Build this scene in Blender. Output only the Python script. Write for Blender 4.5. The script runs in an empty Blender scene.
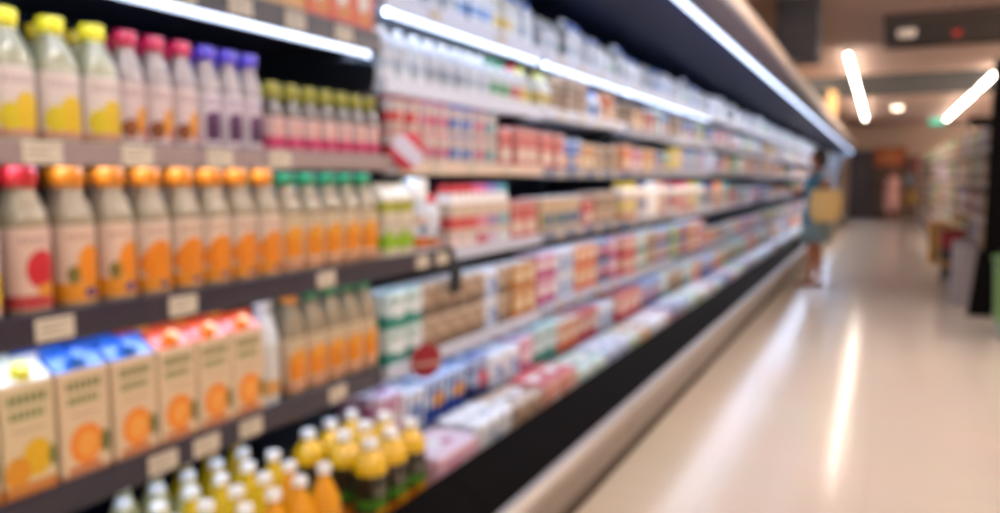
import bpy, bmesh, math, random
from mathutils import Vector, Matrix
random.seed(7)
scn = bpy.context.scene
COL = scn.collection
PI = math.pi

# ------------------------------------------------------------------ materials
def C(h):
    h = h.lstrip('#')
    v = [int(h[i:i+2], 16)/255 for i in (0, 2, 4)]
    return tuple(x/12.92 if x <= .04045 else ((x+.055)/1.055)**2.4 for x in v) + (1,)

MATS = {}
def M(name, col, rough=.45, metal=0, coat=0, emit=0, emcol=None, trans=0, noise=0):
    if name in MATS: return MATS[name]
    m = bpy.data.materials.new(name); m.use_nodes = True
    nt = m.node_tree; b = nt.nodes['Principled BSDF']
    c = C(col) if isinstance(col, str) else col
    b.inputs['Base Color'].default_value = c
    b.inputs['Roughness'].default_value = rough
    b.inputs['Metallic'].default_value = metal
    b.inputs['Coat Weight'].default_value = coat
    b.inputs['Transmission Weight'].default_value = trans
    if emit:
        b.inputs['Emission Color'].default_value = C(emcol or col)
        b.inputs['Emission Strength'].default_value = emit
    if noise:
        tc = nt.nodes.new('ShaderNodeTexCoord'); n = nt.nodes.new('ShaderNodeTexNoise')
        n.inputs['Scale'].default_value = 6; n.inputs['Detail'].default_value = 5
        nt.links.new(tc.outputs['Object'], n.inputs['Vector'])
        mx = nt.nodes.new('ShaderNodeMix'); mx.data_type = 'RGBA'
        mx.inputs['A'].default_value = tuple(x*(1-noise) for x in c[:3])+(1,)
        mx.inputs['B'].default_value = tuple(min(1, x*(1+noise)) for x in c[:3])+(1,)
        nt.links.new(n.outputs['Fac'], mx.inputs['Factor'])
        nt.links.new(mx.outputs['Result'], b.inputs['Base Color'])
    MATS[name] = m
    return m

def Ck(h):
    # printing inks on card and film are a little duller than the bare swatch
    c = C(h); return (c[0]*.78, c[1]*.78, c[2]*.78, 1)

def P(name, base, shapes, rough=.4, plane='yz', coat=0):
    """printed surface: ellipses ('e',cu,cv,ru,rv,col), rectangles ('r',u0,u1,v0,v1,col), broken print lines ('t',u0,u1,v0,v1,col,period)"""
    if name in MATS: return MATS[name]
    m = bpy.data.materials.new(name); m.use_nodes = True
    nt = m.node_tree; N = nt.nodes; L = nt.links; b = N['Principled BSDF']
    b.inputs['Roughness'].default_value = rough; b.inputs['Coat Weight'].default_value = coat
    tc = N.new('ShaderNodeTexCoord'); sp = N.new('ShaderNodeSeparateXYZ'); L.new(tc.outputs['Object'], sp.inputs[0])
    ax = {'x': 0, 'y': 1, 'z': 2}
    U, V = sp.outputs[ax[plane[0]]], sp.outputs[ax[plane[1]]]
    def math_(op, a, bb, cc=None):
        n = N.new('ShaderNodeMath'); n.operation = op
        for i, q in enumerate((a, bb, cc)):
            if q is None: continue
            if isinstance(q, (int, float)): n.inputs[i].default_value = q
            else: L.new(q, n.inputs[i])
        return n.outputs[0]
    cur = None
    for s in shapes:
        if s[0] == 'e':
            a = math_('MULTIPLY_ADD', U, 1/s[3], -s[1]/s[3]); c2 = math_('MULTIPLY_ADD', V, 1/s[4], -s[2]/s[4])
            q = math_('MULTIPLY_ADD', a, a, math_('MULTIPLY', c2, c2)); mask = math_('LESS_THAN', q, 1.0)
            col = s[5]
        else:
            a = math_('COMPARE', U, (s[1]+s[2])/2, abs(s[2]-s[1])/2); c2 = math_('COMPARE', V, (s[3]+s[4])/2, abs(s[4]-s[3])/2)
            mask = math_('MULTIPLY', a, c2); col = s[5]
            if s[0] == 't':
                fr = math_('FRACT', math_('MULTIPLY', U, 1/s[6]), 0); mask = math_('MULTIPLY', mask, math_('LESS_THAN', fr, .72))
        mx = N.new('ShaderNodeMix'); mx.data_type = 'RGBA'
        L.new(mask, mx.inputs['Factor'])
        if cur is None: mx.inputs['A'].default_value = Ck(base)
        else: L.new(cur, mx.inputs['A'])
        mx.inputs['B'].default_value = Ck(col); cur = mx.outputs['Result']
    if cur is None: b.inputs['Base Color'].default_value = Ck(base)
    else: L.new(cur, b.inputs['Base Color'])
    MATS[name] = m
    return m

# ------------------------------------------------------------------ mesh helpers
def mesh_from(bm, name, mats, smooth=None):
    me = bpy.data.meshes.new(name); bm.to_mesh(me); bm.free()
    for m in (mats if isinstance(mats, (list, tuple)) else [mats]): me.materials.append(m)
    if smooth is not None:
        for p in me.polygons: p.use_smooth = True
        me.set_sharp_from_angle(angle=math.radians(smooth))
    return me

def addbox(bm, x0, x1, y0, y1, z0, z1, bev=0, mi=0, seg=1):
    vs = [bm.verts.new((x, y, z)) for x in (x0, x1) for y in (y0, y1) for z in (z0, z1)]
    fs = [bm.faces.new([vs[i] for i in f]) for f in ((0,1,3,2),(4,6,7,5),(0,4,5,1),(2,3,7,6),(0,2,6,4),(1,5,7,3))]
    for f in fs: f.material_index = mi
    if bev:
        es = list({e for f in fs for e in f.edges})
        r = bmesh.ops.bevel(bm, geom=es, offset=bev, segments=seg, affect='EDGES', profile=.5)
        for f in r['faces']: f.material_index = mi
    return fs

def lathe(bm, prof, seg=20, sx=1, sy=1, off=(0,0,0), mi=0, cap=True):
    """prof: list of (radius, z) from bottom to top"""
    rings = []
    for r, z in prof:
        rings.append([bm.verts.new((off[0]+sx*r*math.cos(2*PI*k/seg), off[1]+sy*r*math.sin(2*PI*k/seg), off[2]+z)) for k in range(seg)])
    for a, b in zip(rings, rings[1:]):
        for k in range(seg):
            f = bm.faces.new((a[k], a[(k+1) % seg], b[(k+1) % seg], b[k])); f.material_index = mi
    if cap:
        f = bm.faces.new(rings[0][::-1]); f.material_index = mi
        f = bm.faces.new(rings[-1]); f.material_index = mi

def squircle(bm, prof, seg=24, p=4, off=(0,0,0), mi=0):
    """rounded square lathe, prof: (half width x, half width y, z)"""
    rings = []
    for rx, ry, z in prof:
        ring = []
        for k in range(seg):
            a = 2*PI*k/seg; c, s = math.cos(a), math.sin(a)
            d = (abs(c)**p+abs(s)**p)**(-1/p)
            ring.append(bm.verts.new((off[0]+rx*c*d, off[1]+ry*s*d, off[2]+z)))
        rings.append(ring)
    for a, b in zip(rings, rings[1:]):
        for k in range(seg):
            f = bm.faces.new((a[k], a[(k+1) % seg], b[(k+1) % seg], b[k])); f.material_index = mi
    for r in (rings[0][::-1], rings[-1]):
        f = bm.faces.new(r); f.material_index = mi

def prism_y(bm, pts, y0, y1, mi=0):
    """extrude an (x,z) outline along y"""
    a = [bm.verts.new((x, y0, z)) for x, z in pts]; b = [bm.verts.new((x, y1, z)) for x, z in pts]
    n = len(pts); fs = []
    for k in range(n):
        fs.append(bm.faces.new((a[k], a[(k+1) % n], b[(k+1) % n], b[k])))
    fs.append(bm.faces.new(a[::-1])); fs.append(bm.faces.new(b))
    for f in fs: f.material_index = mi
    bmesh.ops.recalc_face_normals(bm, faces=fs)

def ob(name, me, parent=None, link=True, loc=None):
    o = bpy.data.objects.new(name, me)
    if link: COL.objects.link(o)
    if parent: o.parent = parent
    if loc: o.location = loc
    return o

def tag(o, label, cat, group=None):
    o['label'] = label; o['category'] = cat
    if group: o['group'] = group
    return o

def struct(name, bm, m, smooth=None):
    o = ob(name, mesh_from(bm, name, m, smooth)); o['kind'] = 'structure'; return o

def boxmesh(name, m, *a, **k):
    bm = bmesh.new(); addbox(bm, *a, **k); return mesh_from(bm, name, m)

# ------------------------------------------------------------------ prototypes (never linked) and copies
PROTO = {}
TRASH = []
def proto(key, build):
    if key not in PROTO:
        PROTO[key] = build(); TRASH.append(PROTO[key])
    return PROTO[key]

def place(pr, loc, label, cat, group=None, rz=0.0, s=1.0, sz=1.0):
    """copy a prototype tree ((object, [children])) into the scene"""
    root, kids = pr
    r = root.copy(); COL.objects.link(r)
    r.location = loc; r.rotation_euler = (0, 0, rz)
    if sz != 1: r.scale = (1, 1, sz)
    for ch, gk in kids:
        c = ch.copy(); COL.objects.link(c); c.parent = r
        for g in gk:
            d = g.copy(); COL.objects.link(d); d.parent = c
    tag(r, label, cat, group)
    return r

def tree(name, parts):
    root = bpy.data.objects.new(name, None); root.empty_display_size = .02
    kids = []
    for pn, me, *sub in parts:
        o = bpy.data.objects.new(pn, me)
        kids.append((o, [bpy.data.objects.new(sn, sm) for sn, sm in (sub[0] if sub else [])]))
    return (root, kids)

ORD = ('first second third fourth fifth sixth seventh eighth ninth tenth eleventh twelfth thirteenth fourteenth fifteenth '
       'sixteenth seventeenth eighteenth nineteenth twentieth').split() + \
      ['twenty-'+o for o in 'first second third fourth fifth sixth seventh eighth ninth'.split()] + ['thirtieth'] + \
      ['thirty-'+o for o in 'first second third fourth fifth sixth seventh eighth ninth'.split()]

# ================================================================== product builders
WHITEP = '#f2f0ec'
cap_cols = dict(red='#d8202c', orange='#f8951a', yellow='#e8df1f', darkyellow='#c9a80e', magenta='#b8124a', purple='#4b35b8',
                green='#0d8a55', olive='#8a8420', white='#f4f4f2', blue='#1668c8', teal='#14806c', pink='#d84a86')
def capm(c): return M('cap_'+c, cap_cols[c], .35, coat=.3)

def cap_mesh(name, col, r, h, z, seg=16):
    bm = bmesh.new()
    lathe(bm, [(r, z), (r*1.03, z+h*.15), (r*1.0, z+h*.85), (r*.9, z+h)], seg)
    return mesh_from(bm, name, capm(col), 35)

def juice_bottle(key, capcol, body, label, h=.27, r=.042, neck=.018, name='juice_bottle', lab=(.018, .155), sq=True, caph=.024):
    def b():
        zc = h-caph
        sh = lab[1]+.006
        prof = [(r*.86, 0), (r*.98, .008), (r, .02), (r, sh), (r*.9, sh+(zc-sh)*.3), (r*.62, sh+(zc-sh)*.68), (neck, sh+(zc-sh)*.88), (neck, zc+.004)]
        bm = bmesh.new()
        if sq: squircle(bm, [(q, q, z) for q, z in prof], 24, 3.2)
        else: lathe(bm, prof, 24)
        me = mesh_from(bm, 'body', body, 40)
        bm = bmesh.new()
        lp = [(r*1.015, lab[0]), (r*1.02, lab[0]+.002), (r*1.02, lab[1]-.002), (r*1.015, lab[1])]
        if sq: squircle(bm, [(q, q, z) for q, z in lp], 24, 3.2)
        else: lathe(bm, lp, 24)
        ml = mesh_from(bm, 'label', label, 40)
        mc = cap_mesh('cap', capcol, neck*1.3, caph, zc)
        bm = bmesh.new(); lathe(bm, [(neck*1.28, zc-.007), (neck*1.28, zc-.003)], 16)
        mr = mesh_from(bm, 'neck_ring', capm(capcol), 35)
        return tree(name, [('body', me), ('label', ml), ('cap', mc, [('neck_ring', mr)])])
    return proto(key, b)

def gable_carton(key, capcol, gable, front, w=.1, d=.09, h=.2, g=.045, name='juice_carton', cap=True):
    def b():
        bm = bmesh.new()
        addbox(bm, -d/2, d/2, -w/2, w/2, 0, h, .003)
        me = mesh_from(bm, 'body', front, 30)
        bm = bmesh.new()
        prism_y(bm, [(-d/2+.002, h-.001), (d/2-.002, h-.001), (.004, h+g), (-.004, h+g)], -w/2+.002, w/2-.002)
        addbox(bm, -.003, .003, -w/2+.001, w/2-.001, h+g-.004, h+g+.014)
        mg = mesh_from(bm, 'gable_top', gable)
        parts = [('body', me), ('gable_top', mg)]
        if cap:
            bm = bmesh.new(); lathe(bm, [(.019, 0), (.019, .003), (.0165, .004), (.0165, .016), (.014, .018)], 16)
            ang = math.atan2(g, d/2)
            bm.transform(Matrix.Translation((d/4+.002, 0, h+g*.5)) @ Matrix.Rotation(PI/2-ang if False else ang, 4, 'Y'))
            parts.append(('cap', mesh_from(bm, 'cap', capm(capcol), 35)))
        return tree(name, parts)
    return proto(key, b)

def yogurt_pot(key, lid, front, w=.09, h=.1, name='yogurt_pot', single=False):
    def b():
        bm = bmesh.new()
        r = w/2*.94
        lathe(bm, [(r*.78, 0), (r*.8, .004), (r*.97, h-.008), (r*.97, h-.006)], 16)
        if single:
            lathe(bm, [(r*1.03, h-.006), (r*1.03, h)], 16, mi=1)
            me = mesh_from(bm, 'yogurt_pot', [front, lid], 35)
            return (bpy.data.objects.new(name, me), [])
        me = mesh_from(bm, 'body', front, 35)
        bm = bmesh.new(); lathe(bm, [(r*1.03, h-.006), (r*1.04, h-.003), (r*1.02, h)], 16)
        return tree(name, [('body', me), ('lid', mesh_from(bm, 'lid', lid, 35))])
    return proto(key, b)

def drink_pack(key, caps, front, w=.1, d=.08, h=.22, name='yogurt_drink_pack', single=False):
    """cluster of small drinking bottles in a printed sleeve"""
    def b():
        bm = bmesh.new(); addbox(bm, -d/2, d/2, -w/2, w/2, 0, h*.72, .005)
        if single:
            for i in (-1, 1):
                for j in (-1, 1): lathe(bm, [(w*.2, h*.7), (w*.17, h*.84), (w*.15, h*.86), (w*.15, h)], 10, off=(i*d/4, j*w/4, 0), mi=1)
            return (bpy.data.objects.new(name, mesh_from(bm, name, [front, caps], 40)), [])
        parts = [('sleeve', mesh_from(bm, 'sleeve', front))]
        for i in (-1, 1):
            for j in (-1, 1):
                bm = bmesh.new(); lathe(bm, [(w*.21, h*.66), (w*.21, h*.76), (w*.14, h*.86), (w*.12, h*.9)], 12, off=(i*d/4, j*w/4, 0))
                mb = mesh_from(bm, 'bottle', M('drink_white', '#e9e4df', .35), 40)
                bm = bmesh.new(); lathe(bm, [(w*.16, h*.88), (w*.16, h*.99), (w*.14, h)], 12, off=(i*d/4, j*w/4, 0))
                parts.append(('bottle', mb, [('cap', mesh_from(bm, 'cap', caps, 35))]))
        return tree(name, parts)
    return proto(key, b)

def milk_bottle(key, capcol, front, w=.095, h=.166, name='milk_bottle', single=False):
    def b():
        r = w/2*.94
        bm = bmesh.new()
        squircle(bm, [(r*.9, r*.9, 0), (r, r, .01), (r, r, h*.62), (r*.75, r*.75, h*.78), (.019, .019, h*.88), (.018, .018, h-.016)], 20, 4)
        if single:
            lathe(bm, [(.021, h-.02), (.021, h)], 12, mi=1)
            return (bpy.data.objects.new(name, mesh_from(bm, name, [front, capm(capcol)], 40)), [])
        me = mesh_from(bm, 'body', front, 40)
        mc = cap_mesh('cap', capcol, .021, .02, h-.02)
        bm = bmesh.new()
        pts = [(r*.2, h*.9), (r*.85, h*.84), (r*1.0, h*.7), (r*.96, h*.58)]
        for (x0, z0), (x1, z1) in zip(pts, pts[1:]):
            addbox(bm, -.006, .006, min(x0, x1)-.004, max(x0, x1)+.004, min(z0, z1)-.004, max(z0, z1)+.004, .002)
        mh = mesh_from(bm, 'handle', M('milk_handle', '#e8ebee', .4))
        return tree(name, [('body', me), ('cap', mc), ('handle', mh)])
    return proto(key, b)

def pack(key, front, w, d, h, name, top=None, bev=.004, flap=True):
    """cardboard box or shrink pack; printed body plus a top panel of its own"""
    def b():
        bm = bmesh.new(); addbox(bm, -d/2, d/2, -w/2, w/2, 0, h-.004, bev)
        if top is None:
            return (bpy.data.objects.new(name, mesh_from(bm, name, front)), [])
        if not flap:
            addbox(bm, -d/2+.004, d/2-.004, -w/2+.004, w/2-.004, h-.005, h, mi=1)
            return (bpy.data.objects.new(name, mesh_from(bm, name, [front, top])), [])
        me = mesh_from(bm, 'body', front)
        bm = bmesh.new(); addbox(bm, -d/2+.003, d/2-.003, -w/2+.003, w/2-.003, h-.004, h, .0015)
        return tree(name, [('body', me), ('lid', mesh_from(bm, 'lid', top))])
    return proto(key, b)

def multi_tray(key, lids, cup, nx, ny, w, d, h, name='yogurt_multipack', single=False):
    """tray of small pots joined under foil lids"""
    def b():
        parts = []; dx, dy = d/nx, w/ny
        bm = bmesh.new()
        for i in range(nx):
            for j in range(ny):
                o = (-d/2+dx*(i+.5), -w/2+dy*(j+.5), 0)
                squircle(bm, [(dx*.36, dy*.36, 0), (dx*.46, dy*.46, h-.006)], 12, 4, o)
        bl = bm if single else bmesh.new()
        for i in range(nx):
            for j in range(ny):
                o = (-d/2+dx*(i+.5), -w/2+dy*(j+.5), 0)
                squircle(bl, [(dx*.485, dy*.485, h-.007), (dx*.49, dy*.49, h-.002), (dx*.46, dy*.46, h)], 12, 6, o, mi=1 if single else 0)
        if single: return (bpy.data.objects.new(name, mesh_from(bm, name, [cup, lids], 35)), [])
        return tree(name, [('pots', mesh_from(bm, 'pots', cup, 35)), ('foil_lids', mesh_from(bl, 'foil_lids', lids, 35))])
    return proto(key, b)

def tub(key, lid, front, w, h, name='spread_tub', single=False):
    def b():
        r = w/2*.95
        bm = bmesh.new(); squircle(bm, [(r*.82, r*.86, 0), (r*.95, r*.97, h-.014)], 20, 3.5)
        bl = bm if single else bmesh.new()
        squircle(bl, [(r*.99, r*1.0, h-.016), (r*.99, r*1.0, h-.003), (r*.95, r*.96, h)], 20, 3.5, mi=1 if single else 0)
        if single: return (bpy.data.objects.new(name, mesh_from(bm, name, [front, lid], 35)), [])
        return tree(name, [('body', mesh_from(bm, 'body', front, 35)), ('lid', mesh_from(bl, 'lid', lid, 35))])
    return proto(key, b)

# ================================================================== setting
def floor_mat():
    m = M('floor_vinyl', '#c3b4a6', .15)
    nt = m.node_tree; b = nt.nodes['Principled BSDF']
    tc = nt.nodes.new('ShaderNodeTexCoord'); n = nt.nodes.new('ShaderNodeTexNoise'); n.inputs['Scale'].default_value = 1.3; n.inputs['Detail'].default_value = 6
    nt.links.new(tc.outputs['Object'], n.inputs['Vector'])
    br = nt.nodes.new('ShaderNodeTexBrick'); br.offset = 0; br.inputs['Scale'].default_value = 1
    br.inputs['Brick Width'].default_value = .6; br.inputs['Row Height'].default_value = .6; br.inputs['Mortar Size'].default_value = .002
    br.inputs['Color1'].default_value = C('#e2d4c5'); br.inputs['Color2'].default_value = C('#dfd1c2'); br.inputs['Mortar'].default_value = C('#cdbeb0')
    nt.links.new(tc.outputs['Object'], br.inputs['Vector'])
    mx = nt.nodes.new('ShaderNodeMix'); mx.data_type = 'RGBA'; mx.blend_type = 'MULTIPLY'; mx.inputs['Factor'].default_value = .12
    nt.links.new(br.outputs['Color'], mx.inputs['A']); nt.links.new(n.outputs['Color'], mx.inputs['B'])
    nt.links.new(mx.outputs['Result'], b.inputs['Base Color'])
    bp = nt.nodes.new('ShaderNodeBump'); bp.inputs['Strength'].default_value = .02; bp.inputs['Distance'].default_value = .01
    nt.links.new(n.outputs['Fac'], bp.inputs['Height']); nt.links.new(bp.outputs['Normal'], b.inputs['Normal'])
    b.inputs['Specular IOR Level'].default_value = .22; b.inputs['Coat Weight'].default_value = .06; b.inputs['Coat Roughness'].default_value = .1
    return m
YE = 30.5
bm = bmesh.new(); addbox(bm, -2.2, 4.2, -2.5, YE, -.1, 0); struct('floor', bm, floor_mat())
ceil_m = M('ceiling_paint', '#b59a8c', .75, noise=.06)
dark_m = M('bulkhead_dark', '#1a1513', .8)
bm = bmesh.new()
addbox(bm, -2.2, 4.2, -2.5, 14.4, 3.0, 3.12); addbox(bm, -2.2, 4.2, 18.3, YE, 3.0, 3.12)
struct('ceiling', bm, ceil_m)
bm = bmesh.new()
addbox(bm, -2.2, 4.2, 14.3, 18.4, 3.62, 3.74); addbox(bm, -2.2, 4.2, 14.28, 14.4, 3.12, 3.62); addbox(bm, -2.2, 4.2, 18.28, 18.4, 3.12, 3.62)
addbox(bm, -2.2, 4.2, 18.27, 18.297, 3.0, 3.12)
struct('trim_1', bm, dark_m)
wall_m = M('wall_paint', '#b59c8a', .8, noise=.05)
bm = bmesh.new(); addbox(bm, -2.2, -2.06, -2.5, YE, 0, 3.0); struct('wall_left', bm, wall_m)
bm = bmesh.new(); addbox(bm, 4.1, 4.2, -2.5, YE, 0, 3.0); struct('wall_right', bm, wall_m)
bm = bmesh.new()
addbox(bm, -2.06, -.98, 28.6, 28.72, 0, 3.0); addbox(bm, -.06, 4.1, 28.6, 28.72, 0, 3.0); addbox(bm, -.98, -.06, 28.6, 28.72, 2.22, 3.0)
struct('wall_back', bm, wall_m)
# dark doorway behind the end of the case, closed by a strip curtain
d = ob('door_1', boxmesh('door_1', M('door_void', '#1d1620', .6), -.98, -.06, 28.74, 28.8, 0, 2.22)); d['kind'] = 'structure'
bm = bmesh.new()
addbox(bm, -.98, -.93, 28.57, 28.73, 0, 2.22); addbox(bm, -.11, -.06, 28.57, 28.73, 0, 2.22); addbox(bm, -.93, -.11, 28.57, 28.73, 2.16, 2.22)
o = ob('door_frame', mesh_from(bm, 'door_frame', M('door_frame', '#54464a', .5)), d)
bm = bmesh.new()
for k in range(8): addbox(bm, -.93+k*.1025, -.93+k*.1025+.095, 28.64+(k % 2)*.02, 28.645+(k % 2)*.02, .03, 2.16)
o = ob('strip_curtain', mesh_from(bm, 'strip_curtain', M('strip_curtain', '#3a2430', .3, coat=.3)), d)

# ================================================================== lamps
LEDC = '#c6dcff'
led = M('led_tube', '#ffffff', .4, emit=9, emcol=LEDC)
led_front = M('led_front', '#ffffff', .4, emit=2.3, emcol=LEDC)
led_fill = M('led_inner_fill', '#ffffff', .4, emit=22, emcol=LEDC)
led_top = M('led_canopy', '#ffffff', .4, emit=2.8, emcol=LEDC)
warm = M('lamp_diffuser', '#ffffff', .4, emit=24, emcol='#fff3e4')
warm_hi = M('lamp_diffuser_bright', '#ffffff', .4, emit=58, emcol='#fff7ee')
slot_fill = M('slot_fill_glow', '#ffffff', .4, emit=300, emcol='#fff1e0')
lampb = M('lamp_body', '#cfc8c0', .5)
def ceiling_lamp(x, y0, y1, label, z=2.9, dm=None):
    t = bpy.data.objects.new('linear_ceiling_lamp', None); COL.objects.link(t); t.location = (x, (y0+y1)/2, z)
    L = (y1-y0)/2
    tag(t, label, 'ceiling lamp', 'linear lamps along the aisle')
    ob('housing', boxmesh('housing', lampb, -.02, .02, -L, L, .031, .06, .004), t)
    bm = bmesh.new(); addbox(bm, -.022, .022, -L+.01, L-.01, -.012, .03, .008)
    ob('diffuser', mesh_from(bm, 'diffuser', dm or warm), t)
    for s in (-.8, .8):
        bm = bmesh.new(); lathe(bm, [(.006, .06), (.006, (3.0 if z < 3 else 3.62)-z)], 8, off=(0, s*L, 0))
        ob('hanger', mesh_from(bm, 'hanger', lampb), t)
ceiling_lamp(-.47, 11.4, 17.2, 'warm linear lamp above the dairy case, nearer half of the line')
ceiling_lamp(-.47, 17.3, 23.6, 'warm linear lamp above the dairy case, farther half of the line')
ceiling_lamp(1.5, 13.6, 16.6, 'warm linear lamp above the grocery shelves, closest to the camera in its row')
ceiling_lamp(1.5, 17.4, 20.6, 'warm linear lamp above the grocery shelves, middle one of its row')
ceiling_lamp(1.5, 20.9, 26.5, 'warm linear lamp above the grocery shelves, ending by the green sign')
for x, n in ((.1, 'over the aisle floor'), (2.2, 'beyond the grocery shelves')):
    for k, (a, b) in enumerate(((-1.6, 1.8), (2.6, 7.3))):
        ceiling_lamp(x, a, b, f'warm linear lamp {n}, {"behind" if k == 0 else "just ahead of"} the camera', dm=warm_hi)
for k in range(5): ceiling_lamp(3.3, 7.5+4.4*k, 11.3+4.4*k, f'added out-of-view fill lamp past the grocery shelving top, {ORD[k]} from the camera end', dm=warm_hi)  # row added out of view to brighten the store farther along

for k in range(3): ceiling_lamp((-1.5, 2.4, 3.3)[k], 14.7, 18.0, f'added hidden fill lamp inside the raised dark ceiling slot, {("over the dairy case", "over the grocery shelves", "past the grocery shelves")[k]}', z=3.5, dm=slot_fill)  # lamps added out of sight in the slot to light the far aisle
# downlight, green sign, recessed box, duct
t = bpy.data.objects.new('pendant_downlight', None); COL.objects.link(t); t.location = (.24, 19.6, 2.86)
tag(t, 'round white downlight glowing under the far ceiling', 'downlight')
bm = bmesh.new(); lathe(bm, [(.13, 0), (.13, .06), (.05, .12), (.03, .14)], 24); ob('shade', mesh_from(bm, 'shade', lampb, 40), t)
bm = bmesh.new(); lathe(bm, [(.05, -.04), (.1, -.02), (.12, 0)], 24); ob('bulb', mesh_from(bm, 'bulb', M('bulb', '#ffffff', .4, emit=7, emcol='#ffe9cc'), 40), t)

t = bpy.data.objects.new('hanging_sign', None); COL.objects.link(t); t.location = (1.17, 22.4, 2.62)
tag(t, 'small lit green sign hanging over the far end of the aisle', 'sign')
ob('sign_box', boxmesh('sign_box', M('sign_case', '#2f4a44', .5), -.18, .18, -.03, .03, 0, .17, .006), t)
ob('sign_panel', boxmesh('sign_panel', M('sign_green', '#1f8a70', .4, emit=1.3, emcol='#2fa98c'), -.165, .165, -.036, -.03, .015, .155), t)
for s in (-.14, .14):
    bm = bmesh.new(); lathe(bm, [(.006, .17), (.006, .38)], 8, off=(s, 0, 0)); ob('hanger', mesh_from(bm, 'hanger', lampb), t)

t = bpy.data.objects.new('recessed_ceiling_box', None); COL.objects.link(t); t.location = (.6, 10.3, 2.96)
tag(t, 'dark box set into the ceiling with a spotlight and red dot', 'ceiling fixture')
bm = bmesh.new()
addbox(bm, -.65, .85, -1.05, -.98, -.02, .04); addbox(bm, -.65, .85, .98, 1.05, -.02, .04); addbox(bm, -.65, -.6, -.98, .98, -.02, .04); addbox(bm, .8, .85, -.98, .98, -.02, .04)
ob('frame', mesh_from(bm, 'frame', M('box_frame', '#4a3a36', .6)), t)
ob('back_plate', boxmesh('back_plate', M('box_dark', '#2a2122', .7), -.6, .8, -.98, .98, .02, .04), t)
bm = bmesh.new(); lathe(bm, [(.09, -.05), (.1, .02)], 20, off=(-.42, -.1, 0)); ob('spotlight', mesh_from(bm, 'spotlight', M('spot_glow', '#d9c8b8', .4, emit=.35, emcol='#ffe3cc'), 40), t)
bm = bmesh.new(); lathe(bm, [(.04, -.03), (.05, .02)], 16, off=(.1, .2, 0)); ob('indicator', mesh_from(bm, 'indicator', M('red_glow', '#a02018', .4, emit=.5, emcol='#d02018'), 40), t)

# ================================================================== refrigerated case, bay by bay
navy = M('case_back', '#0c1122', .5)
shelf_m = M('shelf_enamel', '#c9cfd8', .35, coat=.3)
deck_m = M('deck_steel', '#4a4f5c', .5)
shelf_dk = M('shelf_dark', '#2a2838', .4)
rail_dk = M('rail_navy', '#1c182c', .35, coat=.4)
rail_wh = M('rail_white', '#b9bccb', .35)
rail_bg = M('rail_beige', '#cdb6a2', .4)
rail_lav = M('rail_lavender', '#aab0c8', .35); rail_gr = M('rail_grey', '#6f7488', .4)
rail_dusk = M('rail_dusky', '#8d7a78', .4)
steel = M('brushed_steel', '#94877c', .36, metal=.75)
rail_st = M('bumper_rail', '#a89c92', .35, metal=.5)
blackg = M('black_grille', '#0b0706', .6)
navy2 = M('case_lining', '#111c3c', .5)
for _m, _s in ((navy, .1), (blackg, .02), (navy2, .1)): _m.node_tree.nodes['Principled BSDF'].inputs['Specular IOR Level'].default_value = _s
kickm = M('kick_plate', '#3d2f24', .55)
canop = M('canopy_outer', '#b8a08e', .55)
canop_dk = M('canopy_edge', '#33304a', .4)
tag_m = P('price_card', '#dbcdb8', [('t', -.03, .03, .010, .014, '#8f8470', .006), ('t', -.03, .012, -.004, .003, '#9a8f7c', .009), ('t', -.03, .028, -.014, -.011, '#a2977f', .005)], .5)
black = M('black_plastic', '#121216', .4)

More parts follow.
